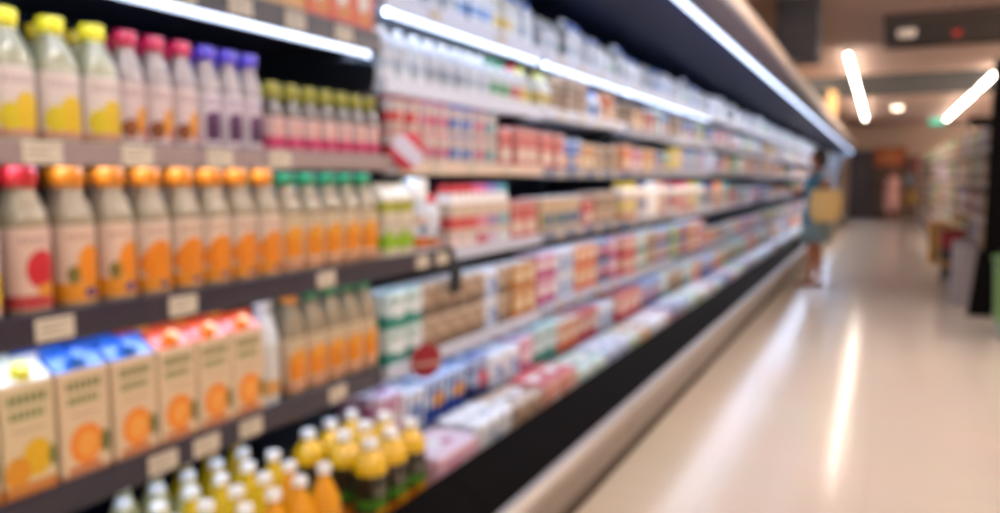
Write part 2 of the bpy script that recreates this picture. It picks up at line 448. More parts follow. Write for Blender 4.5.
XF, XB = -1.36, -1.86
def make_bay(k, y0, y1, shelves, label):
    t = bpy.data.objects.new('display_case', None); COL.objects.link(t); t.location = (0, y0, 0)
    tag(t, label, 'refrigerated case', 'bays of the open dairy case'); L = y1-y0-.004
    def part(name, bm, m, parent=t, smooth=None): return ob(name, mesh_from(bm, name, m, smooth), parent)
    bm = bmesh.new(); prism_y(bm, [(-2.04, .0), (-1.9, .0), (-1.9, 2.14), (-2.04, 2.14)], 0, L); part('back_panel', bm, navy)
    bm = bmesh.new(); prism_y(bm, [(-1.99, .03), (-1.03, .03), (-.985, .14), (-.945, .17), (-.945, .26), (-1.0, .27), (-1.9, .24), (-1.99, .24)], 0, L); part('front_panel', bm, steel)
    bm = bmesh.new(); prism_y(bm, [(-1.06, 0.0), (-1.02, 0.0), (-1.02, .13), (-1.06, .13)], 0, L); part('kick_plate', bm, kickm)
    bm = bmesh.new(); prism_y(bm, [(-.99, .262), (-.935, .255), (-.925, .275), (-.928, .305), (-.95, .318), (-.99, .312)], 0, L); part('bumper_rail', bm, rail_st)
    bm = bmesh.new(); prism_y(bm, [(-.99, .262), (-.98, .312), (-1.13, .392), (-1.155, .405), (-1.165, .39), (-1.16, .262)], 0, L); part('air_grille', bm, blackg)
    # stepped deck: three levels
    bm = bmesh.new(); prism_y(bm, [(-1.165, .262), (-1.165, .30), (-1.385, .30), (-1.385, .43), (-1.6, .43), (-1.6, .54), (-1.899, .54), (-1.899, .262)], 0, L) if k else prism_y(bm, [(-1.165, .2), (-1.165, .325), (-1.899, .325), (-1.899, .2)], 0, L)
    part('deck', bm, deck_m if k else shelf_dk)
    # canopy
    bm = bmesh.new(); prism_y(bm, [(-2.04, 2.151), (-.83, 2.151), (-.79, 2.26), (-.79, 2.36), (-.83, 2.4), (-2.04, 2.4)], 0, L); part('canopy', bm, canop)
    bm = bmesh.new(); prism_y(bm, [(-.853, 2.118), (-.83, 2.125), (-.775, 2.22), (-.775, 2.258), (-.789, 2.258), (-.832, 2.15), (-.853, 2.15)], 0, L); part('canopy_edge', bm, canop_dk)
    bm = bmesh.new(); prism_y(bm, [(-.883, 2.108), (-.856, 2.105), (-.856, 2.145), (-.883, 2.145)], .01, L-.01); addbox(bm, -.8842, -.8832, .01, L-.01, 2.109, 2.137, mi=1); part('canopy_light', bm, [led_top, led_fill])  # second face is added, turned inward out of sight, to brighten the goods
    bm = bmesh.new(); prism_y(bm, [(-1.898, 2.141), (-.895, 2.141), (-.895, 2.15), (-1.898, 2.15)], 0, L); part('canopy_lining', bm, navy2)
    if k == 0:
        bm = bmesh.new(); prism_y(bm, [(-1.895, 1.56), (-1.4, 1.56), (-1.385, 1.6), (-1.385, 1.64), (-1.5, 1.66), (-1.895, 1.66)], 1.983-y0, 1.987-y0); part('divider', bm, black)
    for (z, a, b, rm, sm, lit, tags) in shelves:
        lo = .05 if k == 0 and z < 1.2 or lit == 2 else .0315+max(0, z-1.3)*.032
        a -= y0; b -= y0
        bm = bmesh.new(); prism_y(bm, [(XB, z-.022), (XF-.012, z-.022), (XF-.012, z), (XB, z)], a, b)
        s = part('shelf', bm, sm)
        bm = bmesh.new(); prism_y(bm, [(XF-.011, z-lo), (XF-.002, z-lo), (XF, z-lo+.006), (XF, z+.008), (XF-.006, z+.012), (XF-.011, z+.012)], a, b)
        for q in (a, b-.004): prism_y(bm, [(XF-.075, z-lo), (XF-.012, z-lo), (XF-.012, z-.0225), (XF-.075, z-.0225)], q, q+.004)
        part('price_rail', bm, rm, s)
        if lit == 2:
            bm = bmesh.new(); prism_y(bm, [(XF-.02, z-.064), (XF-.004, z-.064), (XF-.001, z-.06), (XF-.004, z-.0515), (XF-.02, z-.0515)], a+.05, b-.05); addbox(bm, XF-.0215, XF-.0205, a+.03, b-.03, z-.0635, z-.026, mi=1); part('light_strip', bm, [led_front, led], s)  # brighter face behind the rail is added unseen to light the products
        elif lit == 1:
            bm = bmesh.new(); prism_y(bm, [(XF-.055, z-.03), (XF-.03, z-.03), (XF-.03, z-.0225), (XF-.055, z-.0225)], a+.03, b-.03); part('light_strip', bm, led, s)
        if k <= 6:
            for q in (a, b-.012):
                bm = bmesh.new(); prism_y(bm, [(XB, z-.14), (XB+.05, z-.14), (XF-.06, z-.03), (XF-.06, z-.0225), (XB, z-.0225)], q, q+.008)
                part('bracket', bm, black, s)
        for (ty, tw) in tags:
            me = PROTO.setdefault(('tagmesh', tw), boxmesh('price_tag', tag_m, 0, .003, -tw/2, tw/2, -.021, .021, .0008))
            o = ob('price_tag', me, s, loc=(XF+.0005, ty-y0, z-(.02 if lo > .04 else .0105)))
    return t

BY = [.3] + [1.99+1.25*i for i in range(21)]
def tags_at(*ys, w=.075): return [(y, w) for y in ys]
# each: (z, y0, y1, rail, shelf material, light 0/1/2, tags)
def bay_shelves(k, y0, y1):
    if k == 0:
        return [(1.72, y0, 1.98, rail_dk, shelf_dk, 2, tags_at(.9, 1.08, 1.24, 1.41, 1.6, 1.8)),
                (1.357, y0, 2.06, rail_dusk, shelf_m, 1, tags_at(.75, .91, 1.11, 1.33, 1.53)),
                (1.045, y0, 2.42, rail_dk, shelf_dk, 1, tags_at(.915, 1.21, 1.7, 2.2, 2.33)),
                (.715, y0, 1.96, rail_dk, shelf_dk, 1, tags_at(.7, 1.14, 1.26, 1.4, 1.74))]
    if k == 1:
        b = y1-.01
        return [(1.86, y0+.01, b, rail_wh, shelf_m, 2, tags_at(2.3, 2.8)), (1.6, y0+.01, b, rail_wh, shelf_m, 1, []),
                (1.345, 2.075, b, rail_bg, shelf_m, 1, tags_at(2.3, 2.55, 2.85)), (1.04, 2.43, b, rail_wh, shelf_m, 1, []),
                (.7, y0+.01, b, rail_wh, shelf_m, 1, [])]
    r = random.Random(k)
    zs = [1.86, 1.6, 1.345, 1.04, .72]
    out = []
    for i, z in enumerate(zs):
        tg = tags_at(*[y0+.2+.28*j for j in range(4)]) if k < 6 else []
        out.append((z+(r.uniform(-.012, .012) if i and k > 1 else 0), y0+.01, y1-.01, r.choice((rail_wh, rail_lav, rail_gr, rail_lav, rail_gr)) if i else rail_wh, shelf_m, 2 if i == 0 and k <= 4 else 1, tg))
    return out
SH = {}
for k in range(len(BY)-1):
    y0, y1 = BY[k], BY[k+1]
    SH[k] = bay_shelves(k, y0, y1)
    make_bay(k, y0, y1, SH[k], 'open case bay of juices under a navy price rail, first from the camera' if k == 0 else f'white-lit open dairy case bay, {ORD[k]} from the camera end')
CASE_END = BY[-1]
t = ob('case_end_panel', None); t.location = (0, CASE_END+.003, 0)
tag(t, 'tall end panel closing the far end of the dairy case', 'case end panel')
bm = bmesh.new(); prism_y(bm, [(-2.04, 0), (-1.0, 0), (-.95, .3), (-1.15, .42), (-1.3, 1.2), (-1.2, 1.8), (-.85, 2.1), (-.8, 2.4), (-2.04, 2.4)], 0, .05)
ob('panel', mesh_from(bm, 'panel', M('end_panel', '#9aa6b5', .4)), t)
bm = bmesh.new(); prism_y(bm, [(-1.05, 0), (-.94, 0), (-.9, .32), (-.95, .34), (-1.0, .3)], -.0, .06)
ob('corner_guard', mesh_from(bm, 'corner_guard', steel), t)

# ================================================================== bay 0: juices
clear_j = M('bottle_pale', '#8d7f68', .18, coat=.6)
clear_lem = M('bottle_lemon', '#96977f', .18, coat=.6)
clear_pink = M('bottle_pinkish', '#968a8c', .18, coat=.6)
oj_body = M('bottle_oj', '#d08a2a', .2, coat=.6)
L_lemon = P('label_lemon', '#dfd0c8', [('e', .012, .06, .026, .038, '#e0b912'), ('e', -.02, .05, .016, .028, '#d8c21c'), ('r', -.06, .06, .018, .03, '#c98f7a'), ('t', -.03, .03, .11, .125, '#bfa8a4', .01)])
L_mag = P('label_mango', '#d8c2c0', [('e', .012, .06, .018, .032, '#e09418'), ('e', -.016, .045, .014, .02, '#8a4a24'), ('e', .02, .035, .012, .014, '#b02848'), ('t', -.026, .026, .11, .125, '#b79a9a', .009)])
L_pur = P('label_berry', '#d6c8d0', [('r', -.022, .03, .03, .085, '#4a1f4c'), ('e', .0, .085, .02, .012, '#5d2c62'), ('t', -.024, .024, .11, .125, '#a999b0', .009)])
L_red = P('label_grapefruit', '#dcb9a8', [('e', .008, .088, .03, .036, '#c81c2c'), ('r', -.06, .06, .018, .042, '#b9383c'), ('e', .016, .05, .02, .012, '#d8902a'), ('t', -.03, .02, .135, .15, '#b79a8a', .01)])
L_or = P('label_orange', '#dfc0aa', [('e', .014, .085, .028, .042, '#ea8a0f'), ('r', -.06, .06, .018, .055, '#e2921c'), ('e', .012, .034, .014, .01, '#5a3a78'), ('e', -.02, .07, .012, .018, '#7b6a2a'), ('t', -.03, .02, .135, .15, '#c49c86', .01)])
L_man = P('label_mandarin', '#dcc3ae', [('e', .0, .075, .038, .05, '#e6840e'), ('r', -.06, .06, .018, .045, '#de8c18'), ('e', .006, .03, .012, .008, '#6a4a70'), ('t', -.03, .03, .135, .15, '#c49c86', .01)])
L_gr = P('label_fresh_orange', '#d9bfa2', [('r', -.034, .034, .045, .11, '#e5870e'), ('e', .0, .11, .03, .02, '#e99a20'), ('r', -.06, .06, .018, .036, '#c98a66'), ('t', -.03, .03, .14, .152, '#a9a070', .01)])
L_pink = P('label_pink', '#d6b3b0', [('r', -.05, .05, .02, .05, '#c8386a'), ('e', .0, .07, .018, .02, '#d9a79c')])
L_wht = P('label_white', '#dfe3ea', [('r', -.06, .06, .02, .05, '#d8762a'), ('e', .01, .065, .02, .02, '#6a6a90')])
FX = XF-.06

def run(pr_fn, ys, x, z, desc, place_txt, cat, group=None, jit=.06, r=None):
    for i, y in enumerate(ys):
        place(pr_fn, (x, y, z), f'{ORD[i]} {desc} from the near end, {place_txt}' if len(ys) > 1 else f'{desc}, {place_txt}', cat, group, random.uniform(-jit, jit))

Z2, Z3, ZC, Z1 = 1.3575, 1.0455, .7155, 1.7205
lem = juice_bottle('lemon', 'yellow', clear_lem, L_lemon, h=.243, r=.039, lab=(.018, .14))
lemd = juice_bottle('lemon_dark', 'darkyellow', clear_lem, L_lemon, h=.243, r=.039, lab=(.018, .14))
mag = juice_bottle('mango', 'magenta', clear_pink, L_mag, h=.243, r=.033, lab=(.018, .14), sq=False)
pur = juice_bottle('berry', 'purple', clear_pink, L_pur, h=.243, r=.031, lab=(.018, .14), sq=False)
oli = juice_bottle('olive', 'olive', M('bottle_dark', '#4a3a30', .2, coat=.6), L_pink, h=.188, r=.031, neck=.0155, lab=(.015, .1), sq=False, caph=.034)
run(lem, [.715, .803, .891, .98, 1.066], FX, Z2, 'yellow-capped lemonade bottle', 'upper juice shelf front row', 'juice bottle', 'lemonade bottles')
run(lemd, [.84, .928, 1.018, 1.1], FX-.092, Z2, 'deep-yellow-capped lemonade bottle', 'upper juice shelf back row', 'juice bottle', 'lemonade bottles')
run(mag, [1.142, 1.212, 1.283], FX, Z2, 'magenta-capped mango juice bottle', 'upper juice shelf front row', 'juice bottle', 'mango juice bottles')
run(mag, [1.19, 1.262, 1.334], FX-.085, Z2, 'magenta-capped mango juice bottle', 'upper juice shelf back row', 'juice bottle', 'mango juice bottles')
run(pur, [1.354, 1.422, 1.49], FX, Z2, 'purple-capped berry juice bottle', 'upper juice shelf front row', 'juice bottle', 'berry juice bottles')
run(pur, [1.405, 1.473, 1.54], FX-.08, Z2, 'purple-capped berry juice bottle', 'upper juice shelf back row', 'juice bottle', 'berry juice bottles')
run(oli, [1.57+.071*i for i in range(7)], FX, Z2, 'olive-topped small pink-label bottle', 'upper juice shelf front row', 'small bottle', 'small olive-topped bottles')
run(oli, [1.61+.071*i for i in range(6)], FX-.08, Z2, 'olive-topped small pink-label bottle', 'upper juice shelf back row', 'small bottle', 'small olive-topped bottles')

redb = juice_bottle('red', 'red', clear_j, L_red, h=.276, r=.038, neck=.021, caph=.03, lab=(.016, .165))
orb = juice_bottle('orange', 'orange', clear_j, L_or, h=.276, r=.038, neck=.021, caph=.03, lab=(.016, .165))
man = juice_bottle('mandarin', 'orange', clear_j, L_man, h=.276, r=.038, neck=.021, caph=.03, lab=(.016, .165))
grn = juice_bottle('greencap', 'green', clear_j, L_gr, h=.268, r=.0375, lab=(.016, .16))
yel = juice_bottle('yellow_lemon', 'yellow', clear_lem, L_lemon, h=.27, r=.041, lab=(.016, .165))
run(yel, [.715, .806], FX, Z3, 'yellow-capped tall juice bottle', 'middle juice shelf front row', 'juice bottle', 'tall lemon juice bottles')
run(redb, [.905], FX, Z3, 'red-capped grapefruit juice bottle with red fruit', 'front row of middle juice shelf', 'juice bottle', 'grapefruit juice bottles')
run(orb, [.998, 1.089], FX, Z3, 'orange-capped juice bottle with leafy label', 'middle juice shelf front row', 'juice bottle', 'orange juice bottles')
run(man, [1.178, 1.268, 1.354, 1.44, 1.527], FX, Z3, 'orange-capped mandarin juice bottle', 'middle juice shelf front row', 'juice bottle', 'mandarin juice bottles')
run(man, [1.045, 1.135, 1.225, 1.315, 1.40, 1.49], FX-.1, Z3, 'orange-capped mandarin juice bottle', 'middle juice shelf back row', 'juice bottle', 'mandarin juice bottles')
run(redb, [.86, .95], FX-.1, Z3, 'red-capped grapefruit juice bottle', 'middle juice shelf back row', 'juice bottle', 'grapefruit juice bottles')
run(grn, [1.613, 1.699, 1.785, 1.871, 1.957], FX, Z3, 'green-capped orange juice bottle', 'middle juice shelf front row', 'juice bottle', 'green-capped juice bottles')
run(grn, [1.585, 1.67, 1.756, 1.842, 1.928], FX-.1, Z3, 'green-capped orange juice bottle', 'middle juice shelf back row', 'juice bottle', 'green-capped juice bottles')
# end of the middle shelf
K_lime = P('carton_lime', '#d8cbb2', [('r', -.06, .06, .15, .18, '#a3a51c'), ('r', -.06, .06, .035, .075, '#93b81c'), ('e', -.02, .06, .025, .035, '#86b010'), ('t', -.03, .03, .1, .115, '#a9a3a6', .01)])
lime = gable_carton('lime', 'green', M('gable_beige', '#cdbfa6', .45), K_lime, w=.085, d=.08, h=.195, g=.03, cap=False)
run(lime, [2.055, 2.144], FX, Z3, 'beige and lime-green juice carton', 'end of middle juice shelf', 'juice carton', 'lime juice cartons')
def canister():
    bm = bmesh.new(); lathe(bm, [(.036, 0), (.038, .006), (.038, .175), (.035, .19)], 24)
    b = mesh_from(bm, 'body', P('canister_print', '#dfe6f2', [('r', -.06, .06, .02, .06, '#d8742c'), ('e', .0, .085, .022, .022, '#5f7aa6'), ('r', -.06, .06, .1, .128, '#dcb7a0')]), 40)
    bm = bmesh.new(); lathe(bm, [(.04, .19), (.041, .195), (.041, .245), (.037, .255)], 24)
    return tree('drink_canister', [('body', b), ('lid', mesh_from(bm, 'lid', capm('white'), 35))])
run(proto('canister', canister), [2.25], FX+.005, Z3, 'white-lidded drink canister with orange band', 'near end of coloured yogurt drinks', 'drink canister', None)
run(juice_bottle('white', 'red', M('bottle_white', '#d5dae2', .3), L_wht, h=.2, r=.036, lab=(.015, .13), sq=False), [2.345], FX, Z3, 'small white bottle with an orange label band', 'beside the white-lidded canister', 'drink bottle')

# cartons
K_base = [('r', -.06, .06, .0, .018, '#b88a6a'), ('t', -.038, .036, .178, .198, '#6f7640', .013), ('t', -.036, .03, .15, .168, '#7f854f', .012), ('t', -.03, .03, .128, .133, '#b09078', .006)]
K_or = P('carton_orange', '#e2c6a2', K_base+[('e', .0, .07, .036, .04, '#f28a1c'), ('e', .002, .068, .022, .025, '#f7a848'), ('e', .041, .064, .01, .024, '#5d6a34'), ('r', -.04, .03, .018, .03, '#c9703a')])
K_le = P('carton_lemon', '#e2cba2', K_base+[('e', .012, .075, .028, .036, '#e5b317'), ('e', -.025, .055, .024, .03, '#e0951a'), ('r', -.06, .06, .0, .032, '#c9803a'), ('e', .042, .07, .008, .02, '#6d7a3c')])
gw = M('gable_white', '#e6e6e6', .3, coat=.6); gb = M('gable_blue', '#2a6fd0', .3, coat=.6); gr_ = M('gable_red', '#e2532a', .3, coat=.6)
CX = XF-.06
c_y = gable_carton('c_y', 'yellow', gw, K_le, w=.1, h=.218, g=.026); c_b = gable_carton('c_b', 'blue', gb, K_or, w=.108, h=.218, g=.026); c_r = gable_carton('c_r', 'orange', gr_, K_or, w=.102, h=.218, g=.026)
for pr, ys, desc, g in ((c_y, [.653, .76, .867], 'yellow-capped lemon juice carton', 'lemon juice cartons'), (c_b, [.978, 1.093], 'blue-topped orange juice carton', 'blue-topped juice cartons'), (c_r, [1.204, 1.311, 1.418], 'red-topped orange juice carton', 'red-topped juice cartons')):
    run(pr, ys, CX, ZC, desc, 'lower juice shelf front row', 'juice carton', g, .02)
    run(pr, [y+.005 for y in ys], CX-.1, ZC, desc, 'lower juice shelf back row', 'juice carton', g, .02)
whb = juice_bottle('white_tall', 'white', M('bottle_milk', '#cfd3d8', .3), P('label_plain', '#d9d5d0', [('r', -.05, .05, .03, .07, '#d9a25a')]), h=.285, r=.038, lab=(.016, .16), sq=False)
run(whb, [1.515], FX, ZC, 'white-capped pale juice bottle', 'lower juice shelf beside the red-topped cartons', 'juice bottle')
og = juice_bottle('oj_orange_cap', 'orange', clear_j, L_gr, h=.285, r=.037, lab=(.016, .16))
run(og, [1.615], FX, ZC, 'orange-capped orange juice bottle', 'lower juice shelf beside the white-capped bottle', 'juice bottle')
gc = juice_bottle('oj_green_cap', 'green', clear_j, L_gr, h=.285, r=.038, lab=(.016, .16))
run(gc, [1.7, 1.783, 1.866, 1.93+.018], FX, ZC, 'green-capped orange juice bottle', 'lower juice shelf front row', 'juice bottle', 'green-capped juice bottles')
run(gc, [1.64, 1.74, 1.825, 1.91], FX-.095, ZC, 'green-capped orange juice bottle', 'lower juice shelf back row', 'juice bottle', 'green-capped juice bottles')
# top shelf
K_top = P('pouch_beige', '#d8a878', [('r', -.05, .05, .03, .08, '#e0a03a'), ('e', 0, .1, .025, .025, '#c06a4a')])
K_tor = P('pouch_orange', '#e0642c', [('e', .0, .09, .024, .04, '#e8dccb'), ('r', -.06, .06, .0, .018, '#d8506a'), ('e', .01, .045, .02, .02, '#d88a2a')])
K_tpk = P('pouch_plum', '#8a4a6a', [('r', -.05, .05, .05, .12, '#cfae9a')])
for pr, ys, desc in ((pack('tp1', K_tpk, .1, .1, .2, 'juice_box', gw), [.9, 1.01], 'plum juice box'), (pack('tp2', K_top, .095, .1, .2, 'juice_box', gw), [1.115, 1.215, 1.315, 1.415, 1.515, 1.615], 'beige and yellow juice box'), (pack('tp3', K_tor, .1, .1, .2, 'juice_box', gr_), [1.74, 1.845, 1.928+.022-.0], 'orange-red juice box with a white badge')):
    run(pr, ys if desc[0] != 'o' else [1.718, 1.8195, 1.921], XF-.066, Z1, desc, 'topmost juice shelf', 'juice box', 'juice boxes on the top shelf', .01)

# deck: jugs with white caps and dark juice bottles
def jug(key, body, label, lidcol, h=.268, r=.0415):
    def b():
        bm = bmesh.new(); lathe(bm, [(r*.85, 0), (r, .012), (r, .11), (r*.93, .12), (r, .13), (r*.98, .155), (r*.9, .18), (r*.64, .208), (.0165, .232), (.0145, .24), (.0145, h-.02)], 24)
        me = mesh_from(bm, 'body', body, 50)
        bm = bmesh.new(); lathe(bm, [(r*1.012, .016), (r*1.015, .018), (r*1.015, .104), (r*1.012, .106)], 24); ml = mesh_from(bm, 'label', label, 40)
        return tree('juice_jug', [('body', me), ('label', ml), ('cap', cap_mesh('cap', lidcol, .0175, .02, h-.02))])
    return proto(key, b)
def dark_bottle():
    r = .047
    bm = bmesh.new(); lathe(bm, [(r*.86, 0), (r, .012), (r, .178)], 24); lo = mesh_from(bm, 'label', P('label_dark_juice', '#2c2416', [('r', -.06, .06, .012, .07, '#e8881a'), ('e', .01, .07, .035, .03, '#e8a01e'), ('r', -.06, .06, .085, .112, '#4f8a2a'), ('t', -.03, .03, .122, .14, '#8a8a70', .012)], .3, coat=.4), 40)
    bm = bmesh.new(); lathe(bm, [(r*.98, .176), (r*1.0, .19), (r*.9, .212), (r*.6, .23), (.018, .238), (.018, .25)], 24); up = mesh_from(bm, 'body', M('juice_amber', '#dfb216', .18, coat=.6), 50)
    return tree('juice_bottle', [('label', lo), ('body', up), ('cap', cap_mesh('cap', 'white', .021, .022, .246))])
ZD = .326
jl = jug('jug_lemon', M('juice_lemon', '#d9b714', .18, coat=.6), P('label_jug', '#d9d2a2', [('r', -.06, .06, .03, .06, '#c9a512')]), 'white')
jp = jug('jug_pale', M('juice_pale', '#cfc98c', .18, coat=.6), P('label_jug2', '#d8d6c6', [('r', -.06, .06, .03, .06, '#d9cf4a')]), 'white')
ja = jug('jug_amber', M('juice_orange_amber', '#e0980f', .18, coat=.6), P('label_jug3', '#d9a050', [('r', -.06, .06, .03, .06, '#d97a12')]), 'white')
for row, (x, ys) in enumerate(((-1.215, [.955+.09*i for i in range(7)]), (-1.303, [1.02+.09*i for i in range(6)]), (-1.391, [1.06+.09*i for i in range(6)]), (-1.479, [1.13+.09*i for i in range(5)]), (-1.567, [1.2+.09*i for i in range(5)]))):
    rown = ('front', 'second', 'third', 'fourth', 'back')[row]
    na = nb = nc = 0
    for i, y in enumerate(ys):
        if y < 1.1 or (row >= 1 and y < 1.22) or (row >= 3 and y < 1.32): pr, d, n = jp, 'white-capped pale lemon jug', na; na += 1
        elif row == 0 and y > 1.3 or row == 1 and y > 1.4: pr, d, n = ja, 'white-capped amber juice jug', nb; nb += 1
        else: pr, d, n = jl, 'white-capped yellow lemon jug', nc; nc += 1
        place(pr, (x, y, ZD), f'{ORD[n]} {d} from the near end, {rown} row of the deck', 'juice jug', 'lemon and amber juice jugs', random.uniform(-.1, .1))
db = proto('dark', dark_bottle)
for row, (x, ys) in enumerate(((-1.222, [1.70, 1.80, 1.90]), (-1.325, [1.72, 1.82, 1.92]), (-1.427, [1.69, 1.79, 1.89]))):
    run(db, ys, x, ZD, 'dark-labelled amber juice bottle', f'{("front", "middle", "back")[row]} deck row', 'juice bottle', 'dark-labelled juice bottles')

# ================================================================== bays 1 onward
def flat(c, name): return M(name, c, .4)
lidc = {n: M('lid_'+n, c, .35, metal=.0) for n, c in dict(red='#c93a3a', pink='#d86a92', blue='#5a78c4', lilac='#9a7ab8', teal='#5aa0a8', green='#3a9a5e', orange='#e08a4a', white='#eef1f5', navy='#2a3a80', yellow='#e0c23a', silver='#c8ced8').items()}
def cup_print(n, col, col2, base='#d6c6ba'):
    return P('cup_'+n, base, [('r', -.08, .08, .028, .062, col), ('e', .01, .045, .018, .014, col2)], .4)
CUPS = {'red': ('#cf4a4a', '#f0d8d0'), 'pink': ('#d88aa0', '#c83a5a'), 'blue': ('#6a84c8', '#e4e6f2'), 'lilac': ('#a08ab8', '#d8c8e0'), 'teal': ('#7fb2b8', '#e0ecec'), 'green': ('#6aae7c', '#e8f0d8'), 'orange': ('#e29a64', '#c9703a'), 'white': ('#e6e8ee', '#6a88c0'), 'navy': ('#3c56a8', '#e0e4f0'), 'yellow': ('#e4cc6a', '#d08a2a')}
def drink_print(n, col, col2, base='#d6bfa9'):
    return P('drink_'+n, base, [('r', -.08, .08, .075, .118, col), ('r', -.08, .08, .012, .05, col2), ('e', .012, .045, .02, .018, '#b8b0c0')], .45)
def box_print(n, base, a, b2):
    return P('box_'+n, base, [('r', -.2, .2, .0, .045, a), ('e', .015, .06, .036, .026, b2), ('t', -.08, .02, .085, .098, a, .016)], .45)
BOX = {'red': ('#d09a8c', '#c01c30', '#e8d8c8'), 'blue': ('#b4c4e0', '#2048a8', '#e8a040'), 'beige': ('#c4ab92', '#7a6450', '#a98a70'), 'tan': ('#d3a878', '#c07a38', '#e8d8b8'), 'white': ('#e6e8ee', '#b8c6e0', '#7a98d0'), 'green': ('#bccdb2', '#2c7a48', '#e0c050'), 'pink': ('#dcaec0', '#b82c78', '#f0e8e8'), 'teal': ('#d6e6e4', '#2f8a7c', '#e8eef0'), 'navy': ('#a4b0d0', '#202c64', '#d8485a'), 'orange': ('#dca47c', '#d85c18', '#f0dcc0')}
BOX['square-printed'] = ('#d0b494', '#b08a64', '#2f7a34')
TOPS = {'square-printed': '#dfe8f4', 'red': '#c84048', 'blue': '#c6d4ee', 'beige': '#c9b49e', 'tan': '#dccab0', 'white': '#eef1f6', 'green': '#cfe0d4', 'pink': '#ecd6e6', 'teal': '#c2e0da', 'navy': '#8c9ac8', 'orange': '#e8d0bc'}
def tall_print(n, base, a, b2):
    return P('tallbox_'+n, base, [('r', -.2, .2, .0, .022, a), ('r', -.2, .2, .085, .135, a), ('e', .0, .055, .036, .03, b2), ('t', -.06, .05, .1, .12, base, .017)], .45)
def topm(n): return P('top_'+n, TOPS[n], [('r', -.03, .03, -.06, .06, '#f0f2f6'), ('e', .02, .03, .02, .03, BOX[n][1])], .35, 'xy', .3)
MILK = {'white': ('#e3e6ea', '#b8c4d4'), 'blue': ('#dfe5ee', '#5a86c8'), 'green': ('#e2e6e2', '#5aa070'), 'red': ('#e6e0e0', '#cc5a62'), 'grey': ('#d6d8dc', '#9aa4b4'), 'yellow': ('#e6e2d0', '#d8b84a')}
def milk_print(n): return P('milk_'+n, MILK[n][0], [('r', -.08, .08, .035, .075, MILK[n][1]), ('t', -.03, .03, .095, .11, '#a8b0bc', .011)], .35)
WRD = {'beige': 'beige', 'tan': 'tan'}

P('tallbox_square-printed', '#d0b494', [('r', -.06, -.005, .03, .09, '#2f7a34'), ('r', .005, .06, .03, .09, '#1f48a8'), ('t', -.07, .07, .115, .13, '#b08a64', .02)], .45)
def mk(kind, v, w, single):
    """prototype of a kind / colour variant / width; returns (prototype, height, descr, cat)"""
    wk = round(w, 3); key = (kind, v, wk, single)
    if kind == 'pot': return yogurt_pot(key, lidc[v], cup_print(v, *CUPS[v]), wk, .105, single=single), .105, f'{v}-banded yogurt pot', 'yogurt pot'
    if kind == 'drink': return drink_pack(key, lidc[v], drink_print(v, *CUPS[v]), wk, .085, .235, single=single), .235, f'{v}-capped yogurt drink pack', 'yogurt drink'
    if kind == 'milk': return milk_bottle(key, {'grey': 'white'}.get(v, v), milk_print(v), wk, .166, single=single), .166, f'{v}-banded milk bottle', 'milk bottle'
    if kind == 'mcarton': return gable_carton(key, 'blue', M('gable_w2', '#e9ecf2', .4), milk_print(v), wk, .08, .15, .035, name='milk_carton', cap=not single), .2, f'{v}-banded milk carton', 'milk carton'
    if kind == 'box': return pack(key, tall_print(v, *BOX[v]), wk, .12, .165, 'cheese_box', topm(v), flap=not single), .165, f'{v} cheese box', 'cheese box'
    if kind == 'sbox': return pack(key, box_print(v, *BOX[v]), wk, .12, .118, 'butter_box', topm(v), flap=not single), .118, f'{v} butter box', 'butter box'
    if kind == 'tub': return tub(key, lidc[v], cup_print('tub'+v, *CUPS[v]), wk, .085, single=single), .085, f'{v}-lidded spread tub', 'spread tub'
    if kind == 'tray': return multi_tray(key, topm(v), box_print(v, *BOX[v]), 2, 3, wk, .185, .13, single=single), .13, f'{v} yogurt multipack', 'yogurt multipack'
    if kind == 'dessert': return pack(key, box_print(v, *BOX[v]), wk, .185, .13, 'dessert_pack', topm(v), bev=.012, flap=not single), .13, f'{v} dessert pack', 'dessert pack'

CNT = {}; RQ = {}
def DEP(kind, w): return {'pot': w, 'tub': w, 'milk': w, 'drink': .085, 'mcarton': .08, 'box': .12, 'sbox': .12}[kind]
def fill(k, lev, levname, x, z, y0, y1, runs, w, single, tiers=1, gap=.004, depth_rows=1, dx=.13):
    """runs: list of (kind, variant, count); repeated until the shelf is full"""
    y = y0; seq = []
    for kind, v, n in runs: seq += [(kind, v)]*n
    i = 0
    while seq and y+w <= y1+1e-6:
        kind, v = seq[i % len(seq)]; i += 1
        pr, h, desc, cat = mk(kind, v, w-gap, single)
        for dr in range(depth_rows):
            zz = z
            for tq in range(tiers):
                tn = '' if tiers == 1 else (' lower tier', ' upper tier', ' top tier')[tq]
                rn = '' if dr == 0 else ' back'
                key = (k, lev, desc, tq, dr); CNT[key] = CNT.get(key, 0)+1
                loose = tiers == 1 and depth_rows == 1 and kind in ('box', 'sbox', 'tray', 'dessert', 'tub', 'mcarton', 'milk')
                rq = RQ.setdefault((k, lev, kind, v), random.uniform(1.0, 1.3) if lev == 10 else random.uniform(1.1, 1.35) if lev == 11 else random.uniform(.82, 1.07)) if loose and (k > 1 or lev > 9) else 1
                place(pr, (x-dx*dr-(max(0, DEP(kind, w-gap)/2-.036) if lev < 10 else 0)-(random.choice((0, 0, .012, .03)) if loose and lev < 10 else 0), y+w/2, zz), f'{ORD[CNT[key]-1]} {desc} along,{tn} {levname}{rn}, {ORD[k]} bay', cat, f'{cat}s in the dairy case', random.uniform(-.02, .02), sz=rq)
                zz += h+.001
        y += w

LN = ['top shelf', 'second shelf', 'middle shelf', 'fourth shelf', 'low shelf']
e = .0008
XM = XF-.055
